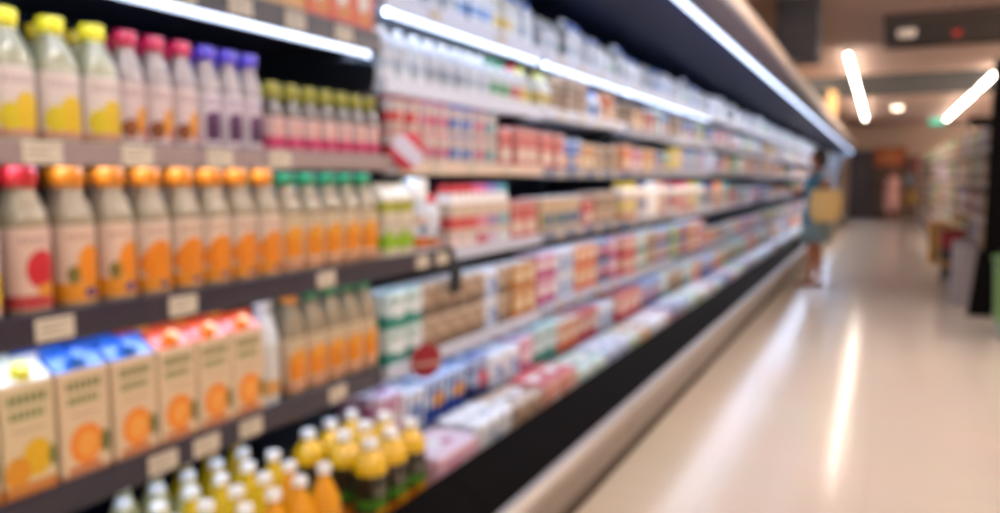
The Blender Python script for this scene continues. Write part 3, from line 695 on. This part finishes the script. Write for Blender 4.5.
# --- bay 1
y0, y1 = BY[1], BY[2]
fill(1, 0, LN[0], XM, 1.86+e, y0+.02, y1-.024, [('mcarton', 'white', 3), ('mcarton', 'grey', 2), ('mcarton', 'blue', 3), ('mcarton', 'yellow', 2)], .095, False)
fill(1, 1, LN[1], XM, 1.6+e, y0+.02, y1-.024, [('milk', 'white', 3), ('milk', 'grey', 3), ('milk', 'white', 2), ('milk', 'green', 2), ('milk', 'red', 1), ('milk', 'yellow', 1)], .095, False, depth_rows=2, dx=.11)
fill(1, 2, LN[2], XM, 1.345+e, 2.08, 2.89, [('pot', 'red', 2), ('pot', 'pink', 2), ('pot', 'blue', 2), ('pot', 'pink', 1), ('pot', 'teal', 1), ('pot', 'green', 2), ('pot', 'navy', 2)], .096, False, tiers=2)
fill(1, 2, LN[2], XM, 1.345+e, 2.9, y1-.024, [('box', 'red', 3)], .104, False)
fill(1, 3, LN[3], XM, 1.04+e, 2.44, 2.94, [('drink', 'red', 2), ('drink', 'pink', 1), ('drink', 'lilac', 1), ('drink', 'teal', 1), ('drink', 'green', 1), ('drink', 'orange', 2)], .098, False)
fill(1, 3, LN[3], XM, 1.04+e, 2.945, y1-.024, [('box', 'red', 2)], .13, False)
zl = .7+e
fill(1, 4, LN[4], XM, zl, 2.025, 2.245, [('sbox', 'teal', 2)], .105, False, tiers=2)
fill(1, 4, LN[4], XM-.01, zl, 2.25, 2.95, [('sbox', 'beige', 4), ('sbox', 'white', 1), ('sbox', 'beige', 2)], .116, False, tiers=2)
fill(1, 4, LN[4], XM, zl, 2.96, y1-.024, [('sbox', 'tan', 2)], .12, False, tiers=2)
DK = [('front deck row', -1.276, .3), ('middle deck row', -1.492, .43), ('back deck row', -1.705, .54)]
def deck(k, row, y0, y1, runs, w, single, tiers=1):
    n, x, z = DK[row]; fill(k, 10+row, n, x, z+e, y0, y1, runs, w, single, tiers)
deck(1, 0, 2.0, 2.57, [('dessert', 'pink', 1), ('tray', 'white', 1)], .28, False)
deck(1, 0, 2.58, 2.85, [('tray', 'beige', 2)], .13, False)
deck(1, 0, 2.86, 3.23, [('dessert', 'red', 2)], .184, False)
deck(1, 1, 2.0, 2.62, [('tray', 'pink', 1), ('tray', 'white', 1), ('tray', 'blue', 2)], .15, False)
deck(1, 1, 2.63, 3.24, [('dessert', 'navy', 1), ('dessert', 'white', 2), ('dessert', 'pink', 1)], .15, False)
# --- bay 2
y0, y1 = BY[2], BY[3]; z = [s[0]+e for s in SH[2]]
fill(2, 0, LN[0], XM, z[0], y0+.02, y1-.024, [('milk', 'white', 2), ('milk', 'green', 1), ('mcarton', 'grey', 3), ('mcarton', 'white', 2)], .1, False)
fill(2, 1, LN[1], XM, z[1], y0+.02, y1-.024, [('milk', 'yellow', 2), ('box', 'beige', 4), ('milk', 'blue', 2), ('box', 'orange', 2)], .105, False)
fill(2, 2, LN[2], XM, z[2], y0+.02, y0+.33, [('box', 'red', 3)], .102, False)
fill(2, 2, LN[2], XM, z[2], y0+.335, y1-.024, [('box', 'blue', 2), ('box', 'tan', 2), ('box', 'beige', 5)], .1, False)
fill(2, 3, LN[3], XM, z[3], y0+.02, y1-.024, [('box', 'square-printed', 4), ('box', 'red', 1), ('box', 'beige', 3)], .15, False)
fill(2, 4, LN[4], XM-.02, z[4], y0+.02, y1-.024, [('sbox', 'pink', 2), ('sbox', 'white', 2), ('sbox', 'orange', 3), ('sbox', 'navy', 2)], .12, False, tiers=2)
deck(2, 0, y0+.01, y1-.01, [('dessert', 'teal', 2), ('dessert', 'blue', 2), ('dessert', 'green', 1), ('dessert', 'tan', 3)], .2, False)
deck(2, 1, y0+.01, y1-.01, [('tray', 'teal', 2), ('tray', 'orange', 2), ('tray', 'red', 2), ('tray', 'white', 2)], .15, False)
# --- the rest
def variants(r, pool): return [(a, b, r.randint(2, 3)) for a, b in r.sample(pool, min(5, len(pool)))]
MP = [('milk', v) for v in MILK if v != 'grey']+[('milk', 'grey')]; MC = [('mcarton', v) for v in MILK]
PO = [('pot', v) for v in CUPS]; TU = [('tub', v) for v in CUPS]; DR = [('drink', v) for v in CUPS]; BX = [v for v in BOX if '-' not in v]; BO = [('box', v) for v in BX]; TR = [('tray', v) for v in BX]; DE = [('dessert', v) for v in BX]; SB = [('sbox', v) for v in BX]
for k in range(3, len(BY)-1):
    r = random.Random(100+k); y0, y1 = BY[k]+.02, BY[k+1]-.024; z = [s[0]+e for s in SH[k]]
    sg = k > 4
    w = .102 if k <= 4 else (.135 if k <= 9 else .2)
    two = 2 if k <= 9 else 1
    fill(k, 0, LN[0], XM, z[0], y0, y1, variants(r, [q for q in MP+MC if q[1] in ('white', 'blue', 'grey', 'green')] + ([('box', 'white'), ('box', 'red'), ('box', 'green')] if k == 3 else [])), min(w, .15) if k <= 9 else .17, sg)
    fill(k, 1, LN[1], XM, z[1], y0, y1, variants(r, r.choice([BO, MP, MP])), min(w, .15) if k <= 9 else .17, sg)
    q2 = r.choice([PO, TU, BO]); fill(k, 2, LN[2], XM, z[2], y0, y1, variants(r, q2), min(w, .15), sg, tiers=1 if q2 is BO else two)
    fill(k, 3, LN[3], XM, z[3], y0, y1, variants(r, r.choice([BO, TU, DR])), w if k <= 9 else .17, sg)
    fill(k, 4, LN[4], XM, z[4], y0, y1, variants(r, SB), w, sg, tiers=2 if k < 5 else 1)
    dw = .17 if k <= 4 else (.2 if k <= 9 else .3)
    fd = [('dessert', 'teal', 2), ('tray', 'white', 2), ('dessert', 'blue', 1), ('dessert', 'green', 1), ('tray', 'blue', 2), ('dessert', 'white', 2), ('tray', 'navy', 1), ('tray', 'pink', 1)]
    r.shuffle(fd)
    deck(k, 0, y0, y1, fd, dw, sg)
    deck(k, 1, y0, y1, variants(r, r.choice([TR, DE])), dw, sg)

# red round shelf signs
def shelf_sign(loc, rz, label, disc):
    t = ob('shelf_sign', None, loc=loc); t.rotation_euler = (0, 0, rz); tag(t, label, 'shelf sign', 'round red shelf signs')
    bm = bmesh.new(); lathe(bm, [(.056, 0), (.058, .001), (.058, .003), (.056, .004)], 32); bm.transform(Matrix.Rotation(PI/2, 4, 'Y')); ob('disc', mesh_from(bm, 'disc', disc, 30), t)
    bm = bmesh.new(); addbox(bm, -.024, 0, -.012, .012, .03, .05, .002); ob('clip', mesh_from(bm, 'clip', black), t)
sr = P('sign_band', '#b01c38', [], .4)
m = MATS['sign_band']; nt = m.node_tree; tc = nt.nodes.new('ShaderNodeTexCoord'); mp = nt.nodes.new('ShaderNodeMapping'); mp.inputs['Rotation'].default_value = (math.radians(40), 0, 0)
sp = nt.nodes.new('ShaderNodeSeparateXYZ'); cm = nt.nodes.new('ShaderNodeMath'); cm.operation = 'COMPARE'; cm.inputs[1].default_value = 0; cm.inputs[2].default_value = .027
mx = nt.nodes.new('ShaderNodeMix'); mx.data_type = 'RGBA'; mx.inputs['A'].default_value = C('#b81a3a'); mx.inputs['B'].default_value = C('#c9c4d6')
nt.links.new(tc.outputs['Object'], mp.inputs[0]); nt.links.new(mp.outputs[0], sp.inputs[0]); nt.links.new(sp.outputs[2], cm.inputs[0]); nt.links.new(cm.outputs[0], mx.inputs['Factor']); nt.links.new(mx.outputs['Result'], nt.nodes['Principled BSDF'].inputs['Base Color'])
shelf_sign((XF+.03, 2.075, 1.385), -.5, 'round red shelf sign with a diagonal white band, on the upper rail', sr)
shelf_sign((XF+.03, 2.17, .70), -.5, 'round dark red shelf sign with a thin pale stripe, above the deck packs', P('sign_stripe', '#9a1626', [('r', -.08, .08, -.014, -.004, '#c9a8a0')], .4))
t = ob('shelf_divider_holder', None, loc=(XF+.018, 2.395, .945)); tag(t, 'small black plastic card holder hanging below the middle juice shelf end', 'card holder')
bm = bmesh.new(); addbox(bm, -.012, .012, -.03, .03, -.05, .05, .006); ob('holder', mesh_from(bm, 'holder', black), t)
bm = bmesh.new(); addbox(bm, -.004, .004, -.008, .008, .045, .075, .001); ob('clip', mesh_from(bm, 'clip', black), t)

# ================================================================== right-hand grocery shelving
gondm = M('gondola_enamel', '#9a8c82', .5); gback = M('gondola_back', '#4b4240', .6)
GX = .98
GOODS = [('#bc9a7c', '#7a2a24', '#d9c9a8'), ('#a49cc0', '#3c2c5c', '#d8d0dc'), ('#b89a6c', '#b0781c', '#e0d4b8'), ('#8aa878', '#2c5a2c', '#d8dcc0'), ('#d09a8c', '#a0202a', '#e4d4c8'), ('#54402f', '#2a1a14', '#c8a880'), ('#c8c8ce', '#5a6a90', '#e4e0dc'), ('#b08848', '#5a3a18', '#d8b878')]
def good_box(i, w, h, d):
    a, b2, c2 = GOODS[i]
    return pack(('good', i, w, h), P(f'good_{i}', a, [('r', -.2, .2, .02, .09, b2), ('e', .0, .14, .05, .04, c2)], .5, 'yz'), w, d, h, 'grocery_box', M(f'good_top_{i}', a, .5), flap=False)
gz = [.12, .5, .88, 1.26, 1.62]
GBX = [9.0, 11.45, 13.9, 16.35, 18.8, 21.25, 23.7, 26.15]
DES = ['rust-banded', 'violet-banded', 'ochre-banded', 'green-banded', 'red-banded', 'dark brown', 'pale grey-blue', 'tan']
gc_ = {}
for gi in range(7):
    a, b = GBX[gi], GBX[gi+1]-.02
    t = ob('gondola_shelf', None, loc=(0, a, 0)); tag(t, f'beige grocery shelving unit across the aisle, {ORD[gi]} from the black stand', 'shelving unit', 'grocery shelving across the aisle')
    L = b-a
    bm = bmesh.new(); addbox(bm, 1.45, 1.49, 0, L, 0, 2.0); ob('back_panel', mesh_from(bm, 'back_panel', gback), t)
    bm = bmesh.new(); addbox(bm, GX+.02, 1.449, 0, L, 0, .1); ob('plinth', mesh_from(bm, 'plinth', gback), t)
    for z in gz:
        bm = bmesh.new(); addbox(bm, GX, 1.449, .0, L, z-.02, z); s = ob('shelf', mesh_from(bm, 'shelf', gondm), t)
        bm = bmesh.new(); addbox(bm, GX-.012, GX-.001, 0, L, z-.04, z+.004); ob('price_rail', mesh_from(bm, 'price_rail', rail_bg), s)
    r = random.Random(50+gi)
    for li, z in enumerate(gz):
        y = .03; n = 0
        while True:
            i = r.randrange(8); w = r.choice((.22, .3, .38)); h = r.choice((.2, .25, .3))
            if y+w > L-.02: break
            if r.random() < .16: y += w*.6; continue
            key = (gi, li, i); gc_[key] = gc_.get(key, 0)+1
            place(good_box(i, w, h, .3), (GX+.17, a+y+w/2, z+.0008), f'{ORD[gc_[key]-1]} {DES[i]} grocery box along, {("bottom", "second-lowest", "middle", "second-highest", "top")[li]} level, {ORD[gi]} grocery shelving unit', 'grocery box', 'groceries across the aisle', PI)
            y += w+.015
# black stand
t = ob('display_stand', None, loc=(1.09, 8.6, 0)); tag(t, 'tall black display stand at the end of the grocery shelving', 'display stand')
blk = M('stand_black', '#080607', .8); blk.node_tree.nodes['Principled BSDF'].inputs['Specular IOR Level'].default_value = .1
bm = bmesh.new(); prism_y(bm, [(-.2, .62), (.45, .62), (.45, 2.4), (-.2, 2.4)], -.03, .03); ob('panel', mesh_from(bm, 'panel', blk), t)
bm = bmesh.new(); prism_y(bm, [(-.3, 0), (-.1, 0), (-.08, .62), (-.24, .62)], -.05, .05); ob('foot', mesh_from(bm, 'foot', blk), t)
bm = bmesh.new(); prism_y(bm, [(.25, 0), (.45, 0), (.45, .62), (.3, .62)], -.05, .05); ob('foot', mesh_from(bm, 'foot', blk), t)
bm = bmesh.new(); addbox(bm, -.38, -.205, -.029, .029, 1.78, 1.87, .01); ob('side_arm', mesh_from(bm, 'side_arm', blk), t)
# green bin in front
t = ob('dump_bin', None, loc=(1.24, 7.55, 0)); tag(t, 'bright green promotional bin in front of the black stand', 'bin')
bm = bmesh.new(); squircle(bm, [(.3, .3, 0), (.33, .33, .02), (.36, .36, .62)], 24, 6); ob('body', mesh_from(bm, 'body', P('bin_green', '#6fae2e', [('r', -.4, .4, .0, .12, '#a8b4a8'), ('e', 0, .4, .2, .12, '#8cc83c')], .4, 'xz'), 30), t)
bm = bmesh.new(); squircle(bm, [(.37, .37, .615), (.38, .38, .63), (.37, .37, .65)], 24, 6); ob('rim', mesh_from(bm, 'rim', M('bin_rim', '#3c6a1c', .4), 30), t)
# grey bin, red basket on black trolley, cardboard carton
def crate_thing(name, loc, w, d, h, m, m2, label, cat):
    t = ob(name, None, loc=loc); tag(t, label, cat)
    bm = bmesh.new(); squircle(bm, [(w*.44, d*.44, 0), (w*.46, d*.46, .02), (w*.49, d*.49, h-.03)], 24, 8); ob('body', mesh_from(bm, 'body', m, 30), t)
    bm = bmesh.new(); squircle(bm, [(w*.5, d*.5, h-.035), (w*.51, d*.51, h-.02), (w*.5, d*.5, h)], 24, 8); ob('rim', mesh_from(bm, 'rim', m2, 30), t)
    return t
crate_thing('storage_bin', (.8, 9.35, 0), .22, .34, .66, M('bin_grey', '#a9a2a6', .5), M('bin_grey_rim', '#8c868c', .5), 'tall pale grey bin left of the black stand', 'bin')
t = ob('basket_trolley', None, loc=(.81, 11.1, 0)); tag(t, 'black wheeled basket trolley standing under a red basket', 'trolley')
bm = bmesh.new(); addbox(bm, -.12, .12, -.2, .2, .08, .12, .01)
ob('base', mesh_from(bm, 'base', black), t)
bm = bmesh.new(); squircle(bm, [(.1, .17, .12), (.12, .2, .44)], 20, 6); ob('basket', mesh_from(bm, 'basket', M('trolley_dark', '#2c2628', .5), 30), t)
bm = bmesh.new(); squircle(bm, [(.122, .202, .2), (.124, .204, .3)], 20, 6); ob('band', mesh_from(bm, 'band', M('trolley_band', '#a87a3c', .5), 30), t)
for sx in (-.09, .09):
    for sy in (-.16, .16):
        bm = bmesh.new(); lathe(bm, [(.04, -.012), (.04, .012)], 16); bm.transform(Matrix.Translation((sx, sy, .04)) @ Matrix.Rotation(PI/2, 4, 'Y')); ob('wheel', mesh_from(bm, 'wheel', black, 40), t)
crate_thing('shopping_basket', (.81, 11.1, .441), .26, .42, .24, M('basket_red', '#a8242c', .45), M('basket_red_rim', '#7c1a20', .45), 'red shopping basket stacked on the black trolley', 'basket')
t = ob('cardboard_carton', None, loc=(.83, 14.0, 0)); tag(t, 'tall tan cardboard carton on the floor by the grocery shelving', 'carton')
bm = bmesh.new(); addbox(bm, -.13, .13, -.2, .2, 0, .62, .006); ob('body', mesh_from(bm, 'body', M('cardboard', '#a87c3c', .7, noise=.08)), t)
bm = bmesh.new(); addbox(bm, -.02, .02, -.201, .201, .6195, .6215); ob('tape', mesh_from(bm, 'tape', M('tape', '#c8a468', .4)), t)

# things on top of the case and along the ceiling
t = ob('ventilation_duct', None, loc=(-.78, 8.2, 2.42)); tag(t, 'black ventilation duct hanging from the ceiling over the case top', 'duct')
bm = bmesh.new(); addbox(bm, -.19, .19, -.22, .22, 0, .579, .01); ob('duct', mesh_from(bm, 'duct', M('duct_black', '#23222a', .5)), t)
bm = bmesh.new(); addbox(bm, -.205, .205, -.235, .235, .25, .29, .005); ob('flange', mesh_from(bm, 'flange', M('duct_flange', '#343036', .5)), t)
t = ob('standing_sign', None, loc=(-.86, 16.2, 2.401)); tag(t, 'tan cut-out advertising sign standing on the case top', 'sign')
bm = bmesh.new(); prism_y(bm, [(-.28, 0), (.02, 0), (.05, .25), (.03, .52), (-.1, .58), (-.14, .34), (-.2, .22)], -.02, .02); ob('board', mesh_from(bm, 'board', M('sign_tan', '#c8a068', .6)), t)
bm = bmesh.new(); addbox(bm, -.2, -.02, -.08, .08, 0, .02); ob('foot', mesh_from(bm, 'foot', M('sign_foot', '#8a6a48', .6)), t)

# display with orange header at the far wall
t = ob('promotional_stand', None, loc=(.2, 28.25, 0)); tag(t, 'brown promotional stand with an orange header behind the person in pink', 'display stand')
bm = bmesh.new(); addbox(bm, -.4, .4, -.15, .2, 0, 1.6, .01); ob('body', mesh_from(bm, 'body', M('stand_brown', '#5d4334', .6)), t)
bm = bmesh.new(); addbox(bm, -.46, .46, -.2, -.12, 1.62, 2.3, .03); ob('header', mesh_from(bm, 'header', P('header_orange', '#a84f1e', [('e', 0, 1.95, .25, .2, '#b8682c'), ('r', -.5, .5, 1.6, 1.7, '#6a3418')], .5, 'xz')), t)
for z in (.4, .85, 1.25):
    bm = bmesh.new(); addbox(bm, -.4, .4, -.3, -.151, z-.02, z); ob('shelf', mesh_from(bm, 'shelf', gondm), t)
t = ob('gift_stand', None, loc=(.86, 28.2, 0)); tag(t, 'low stand with ochre, red and blue panels beside the orange-headed stand', 'display stand')
bm = bmesh.new(); addbox(bm, -.18, .18, -.15, .15, 0, 2.0, .01); ob('body', mesh_from(bm, 'body', P('stand_mixed', '#6a5244', [('r', -.2, .2, .5, .9, '#a8843c'), ('r', -.2, .02, 1.1, 1.4, '#8a9ab0'), ('r', .0, .2, 1.5, 1.9, '#983a34'), ('r', -.2, 0, 1.5, 1.9, '#2c2428')], .5, 'xz')), t)
bm = bmesh.new(); addbox(bm, -.2, .2, -.17, .17, 2.0, 2.05, .01); ob('top_board', mesh_from(bm, 'top_board', M('stand_top', '#a07a5c', .6)), t)

# ================================================================== people
def skin_body(name, chains, mat, parent):
    """chains: list of lists of (point, radius); first chain starts at the pelvis; later ones begin with an index into earlier points"""
    bm = bmesh.new(); pts = []; rad = []
    bmv = []
    idx = {}
    def vert(p, r):
        k = tuple(round(c, 4) for c in p)
        if k in idx: return idx[k]
        v = bm.verts.new(p); bmv.append(v); rad.append(r); idx[k] = len(bmv)-1; return idx[k]
    for ch in chains:
        prev = None
        for p, r in ch:
            i = vert(p, r)
            if prev is not None and prev != i:
                try: bm.edges.new((bmv[prev], bmv[i]))
                except ValueError: pass
            prev = i
    me = bpy.data.meshes.new(name); bm.to_mesh(me); bm.free()
    o = ob(name, me, parent); me.materials.append(mat)
    sk = o.modifiers.new('skin', 'SKIN'); sk.use_smooth_shade = True
    for i, sv in enumerate(me.skin_vertices[0].data):
        sv.radius = (rad[i], rad[i]); sv.use_root = (i == 0)
    sb = o.modifiers.new('sub', 'SUBSURF'); sb.levels = 1; sb.render_levels = 2
    return o

def loft(name, rings, mat, parent, seg=24, thick=True):
    bm = bmesh.new(); R = []
    for (cx, cy, z, rx, ry) in rings:
        R.append([bm.verts.new((cx+rx*math.cos(2*PI*k/seg), cy+ry*math.sin(2*PI*k/seg), z)) for k in range(seg)])
    for a, b in zip(R, R[1:]):
        for k in range(seg): bm.faces.new((a[k], a[(k+1) % seg], b[(k+1) % seg], b[k]))
    o = ob(name, mesh_from(bm, name, mat, 60), parent)
    if thick:
        s = o.modifiers.new('solid', 'SOLIDIFY'); s.thickness = .006; s.offset = 1
    return o

def hand(wrist, d, up, side):
    """finger chains from the wrist; d = pointing direction, side = thumb direction"""
    w = Vector(wrist); d = Vector(d).normalized(); side = Vector(side).normalized(); up = Vector(up).normalized()
    palm = w+d*.05
    ch = [[(tuple(w), .024), (tuple(palm), .03)]]
    for q, (off, ln) in enumerate(((.028, .07), (.01, .08), (-.009, .075), (-.027, .058))):
        a = palm+side*off+d*.032; b = a+d*ln*.5-up*.008; c = b+d*ln*.4-up*.024
        ch.append([(tuple(palm), .03), (tuple(a), .0105), (tuple(b), .009), (tuple(c), .0075)])
    a = w+d*.035+side*.034; b = a+side*.026+d*.028; c = b+d*.028-up*.006
    ch.append([(tuple(w), .024), (tuple(a), .0125), (tuple(b), .010), (tuple(c), .008)])
    return ch

def person(loc, rz, label, H, skin, hairm, dress_rings, dressm, arms, extras, legx=.09, shoes=None):
    """faces local +X; left is +Y"""
    t = ob('person', None, loc=loc); t.rotation_euler = (0, 0, rz); s = H/1.65; t.scale = (s, s, s); tag(t, label, 'person')
    pel = (0, 0, .86); ch = [[(pel, .115), ((.0, 0, 1.0), .105), ((.01, 0, 1.17), .115), ((.0, 0, 1.31), .09), ((-.005, 0, 1.39), .048), ((.01, 0, 1.45), .05), ((.025, 0, 1.5), .068), ((.012, 0, 1.565), .082), ((.0, 0, 1.61), .055)]]
    ch.append([((.025, 0, 1.5), .068), ((.105, 0, 1.515), .013)])           # nose
    for sg, st in ((1, .05), (-1, -.05)):
        ch.append([(pel, .115), ((.0, sg*legx, .8), .085), ((st*.6+.01, sg*legx, .46), .052), ((st*.8-.012, sg*legx, .3), .05), ((st-.01, sg*legx, .09), .033), ((st+.0, sg*legx, .035), .032), ((st+.09, sg*legx, .028), .03), ((st+.15, sg*legx, .022), .02)])
    for sg in (1, -1):
        el, wr, d, up, sd = arms[sg]
        ch.append([((.0, 0, 1.31), .09), ((-.0, sg*.16, 1.3), .048), (el, .037), (wr, .024)])
        ch += hand(wr, d, up, sd)
    skin_body('body', ch, skin, t)
    # hair
    bm = bmesh.new(); bmesh.ops.create_uvsphere(bm, u_segments=20, v_segments=14, radius=1)
    bm.transform(Matrix.Translation((-.022, 0, 1.562)) @ Matrix.Diagonal((.1, .095, .105, 1)))
    for v in bm.verts:
        if v.co.x > .03 and v.co.z < 1.58: v.co.x = .03+(v.co.x-.03)*.1
        if v.co.x < -.02 and v.co.z < 1.56: v.co.z -= .05
    ob('hair', mesh_from(bm, 'hair', hairm, 60), t)
    for sg in (1, -1):
        bm = bmesh.new(); bmesh.ops.create_uvsphere(bm, u_segments=8, v_segments=6, radius=.011); bm.transform(Matrix.Translation((.082, sg*.03, 1.54))); ob('eye', mesh_from(bm, 'eye', M('eye_dark', '#1c1412', .3), 60), t)
        bm = bmesh.new(); bmesh.ops.create_uvsphere(bm, u_segments=8, v_segments=6, radius=1); bm.transform(Matrix.Translation((.01, sg*.083, 1.52)) @ Matrix.Diagonal((.02, .01, .03, 1))); ob('ear', mesh_from(bm, 'ear', skin, 60), t)
    bm = bmesh.new(); addbox(bm, .078, .09, -.022, .022, 1.468, 1.476, .002); ob('mouth', mesh_from(bm, 'mouth', M('lips', '#8a4038', .4)), t)
    loft('dress', dress_rings, dressm, t)
    for sg in (1, -1):
        sh = Vector((0, sg*.15, 1.31)); el = Vector(arms[sg][0]); q = sh+(el-sh)*.55
        bm = bmesh.new(); lathe(bm, [(.058, 0), (.056, (q-sh).length*.5), (.054, (q-sh).length)], 16, cap=False)
        bm.transform(Matrix.Translation(sh) @ (q-sh).to_track_quat('Z', 'Y').to_matrix().to_4x4()); o = ob('sleeve', mesh_from(bm, 'sleeve', dressm, 60), t)
        sm = o.modifiers.new('solid', 'SOLIDIFY'); sm.thickness = .004
        st = .05*sg
        bm = bmesh.new(); squircle(bm, [(.115, .042, 0), (.118, .045, .01), (.11, .042, .02), (.07, .034, .035)], 20, 2.5, off=(st+.055, sg*legx, 0)); ob('sandal', mesh_from(bm, 'sandal', shoes, 40), t)
    return t
skin1 = M('skin_brown', '#a8694a', .5); hair1 = M('hair_black', '#120e10', .45); denim = P('denim', '#3d86a4', [('r', -.5, .5, .4, .77, '#8ca0a2')], .7, 'yz')
px, py = -.70, 10.2
t1 = person((px, py, .0), PI, 'person in a blue denim dress with a yellow bag, reaching into the dairy case', 1.66, skin1, hair1,
    [(0, 0, .53, .17, .18), (0, 0, .7, .165, .175), (0, 0, .88, .15, .165), (0, 0, 1.0, .125, .14), (.01, 0, 1.15, .135, .155), (.0, 0, 1.28, .115, .175), (0, 0, 1.35, .085, .12), (0, 0, 1.375, .07, .085)], denim,
    {-1: ((.2, -.2, 1.12), (.42, -.17, 1.17), (1, 0, .05), (0, 0, 1), (0, 1, 0)), 1: ((-.12, .2, 1.18), (-.12, .41, 1.24), (.05, 1, .15), (0, 0, 1), (1, 0, .1))}, None, legx=.075, shoes=M('sandal_tan', '#7a4a2c', .5))
# yellow bag on her near forearm
t = ob('shopping_bag', None, loc=(px+.12, py-.31, .79)); t.scale = (.92, 1, 1); tag(t, 'yellow shopping bag hanging from the arm of the person in denim', 'bag')
bm = bmesh.new(); squircle(bm, [(.12, .035, 0), (.18, .06, .04), (.2, .05, .22), (.17, .03, .38)], 24, 3); ob('body', mesh_from(bm, 'body', M('bag_yellow', '#e2bc76', .6, noise=.06), 40), t)
bm = bmesh.new()
for sy in (-.02, .02):
    pts = [(-.09, sy, .37), (-.058, sy, .43), (-.05, sy, .48), (0, sy, .515), (.05, sy, .48), (.058, sy, .43), (.09, sy, .37)]
    for a, b in zip(pts, pts[1:]):
        a, b = Vector(a), Vector(b); b2 = bmesh.new(); lathe(b2, [(.008, 0), (.008, (b-a).length)], 8); b2.transform(Matrix.Translation(a) @ (b-a).to_track_quat('Z', 'Y').to_matrix().to_4x4())
        tm = bpy.data.meshes.new('x'); b2.to_mesh(tm); b2.free(); bm.from_mesh(tm); bpy.data.meshes.remove(tm)
ob('handles', mesh_from(bm, 'handles', M('bag_handle', '#b88a3c', .6), 40), t)
person((.3, 27.3, 0), -PI/2, 'person in a long pale pink dress at the far end of the aisle', 1.6, M('skin_light', '#c08c70', .5), M('hair_brown', '#3c2018', .5),
    [(0, 0, .32, .2, .25), (0, 0, .6, .17, .22), (0, 0, .88, .15, .18), (0, 0, 1.0, .125, .14), (.01, 0, 1.15, .135, .155), (.0, 0, 1.28, .115, .175), (0, 0, 1.35, .085, .12), (0, 0, 1.375, .07, .085)], M('dress_pink', '#e0aaa0', .7),
    {-1: ((.02, -.22, 1.05), (.1, -.24, .84), (.2, 0, -1), (1, 0, 0), (0, 1, 0)), 1: ((.02, .22, 1.05), (.1, .24, .84), (.2, 0, -1), (1, 0, 0), (0, -1, 0))}, None, shoes=M('sandal_tan', '#7a4a2c', .5))

# ================================================================== prototypes away, world, camera
for r_, kids in TRASH:
    for ch, gk in kids:
        for g in gk: bpy.data.objects.remove(g)
        bpy.data.objects.remove(ch)
    bpy.data.objects.remove(r_)

w = bpy.data.worlds.new('store_light'); scn.world = w; w.use_nodes = True
w.node_tree.nodes['Background'].inputs['Color'].default_value = (1, .93, .85, 1); w.node_tree.nodes['Background'].inputs['Strength'].default_value = .6

cd = bpy.data.cameras.new('camera'); cam = bpy.data.objects.new('camera', cd); COL.objects.link(cam)
cd.sensor_fit = 'HORIZONTAL'; cd.sensor_width = 36; cd.lens = 28.08; cd.clip_start = .02; cd.clip_end = 200
cam.location = (0, 0, 1.3); cam.rotation_euler = (math.radians(90-5.711), 0, math.radians(25.98))
cd.dof.use_dof = True; cd.dof.focus_distance = .16; cd.dof.aperture_fstop = 11.5
scn.camera = cam
scn.view_settings.view_transform = 'Standard'; scn.view_settings.look = 'None'; scn.view_settings.gamma = 1; scn.view_settings.exposure = .08
scn.view_settings.use_curve_mapping = False
scn.cycles.max_bounces = 6; scn.cycles.use_denoising = True; scn.cycles.sample_clamp_indirect = 6
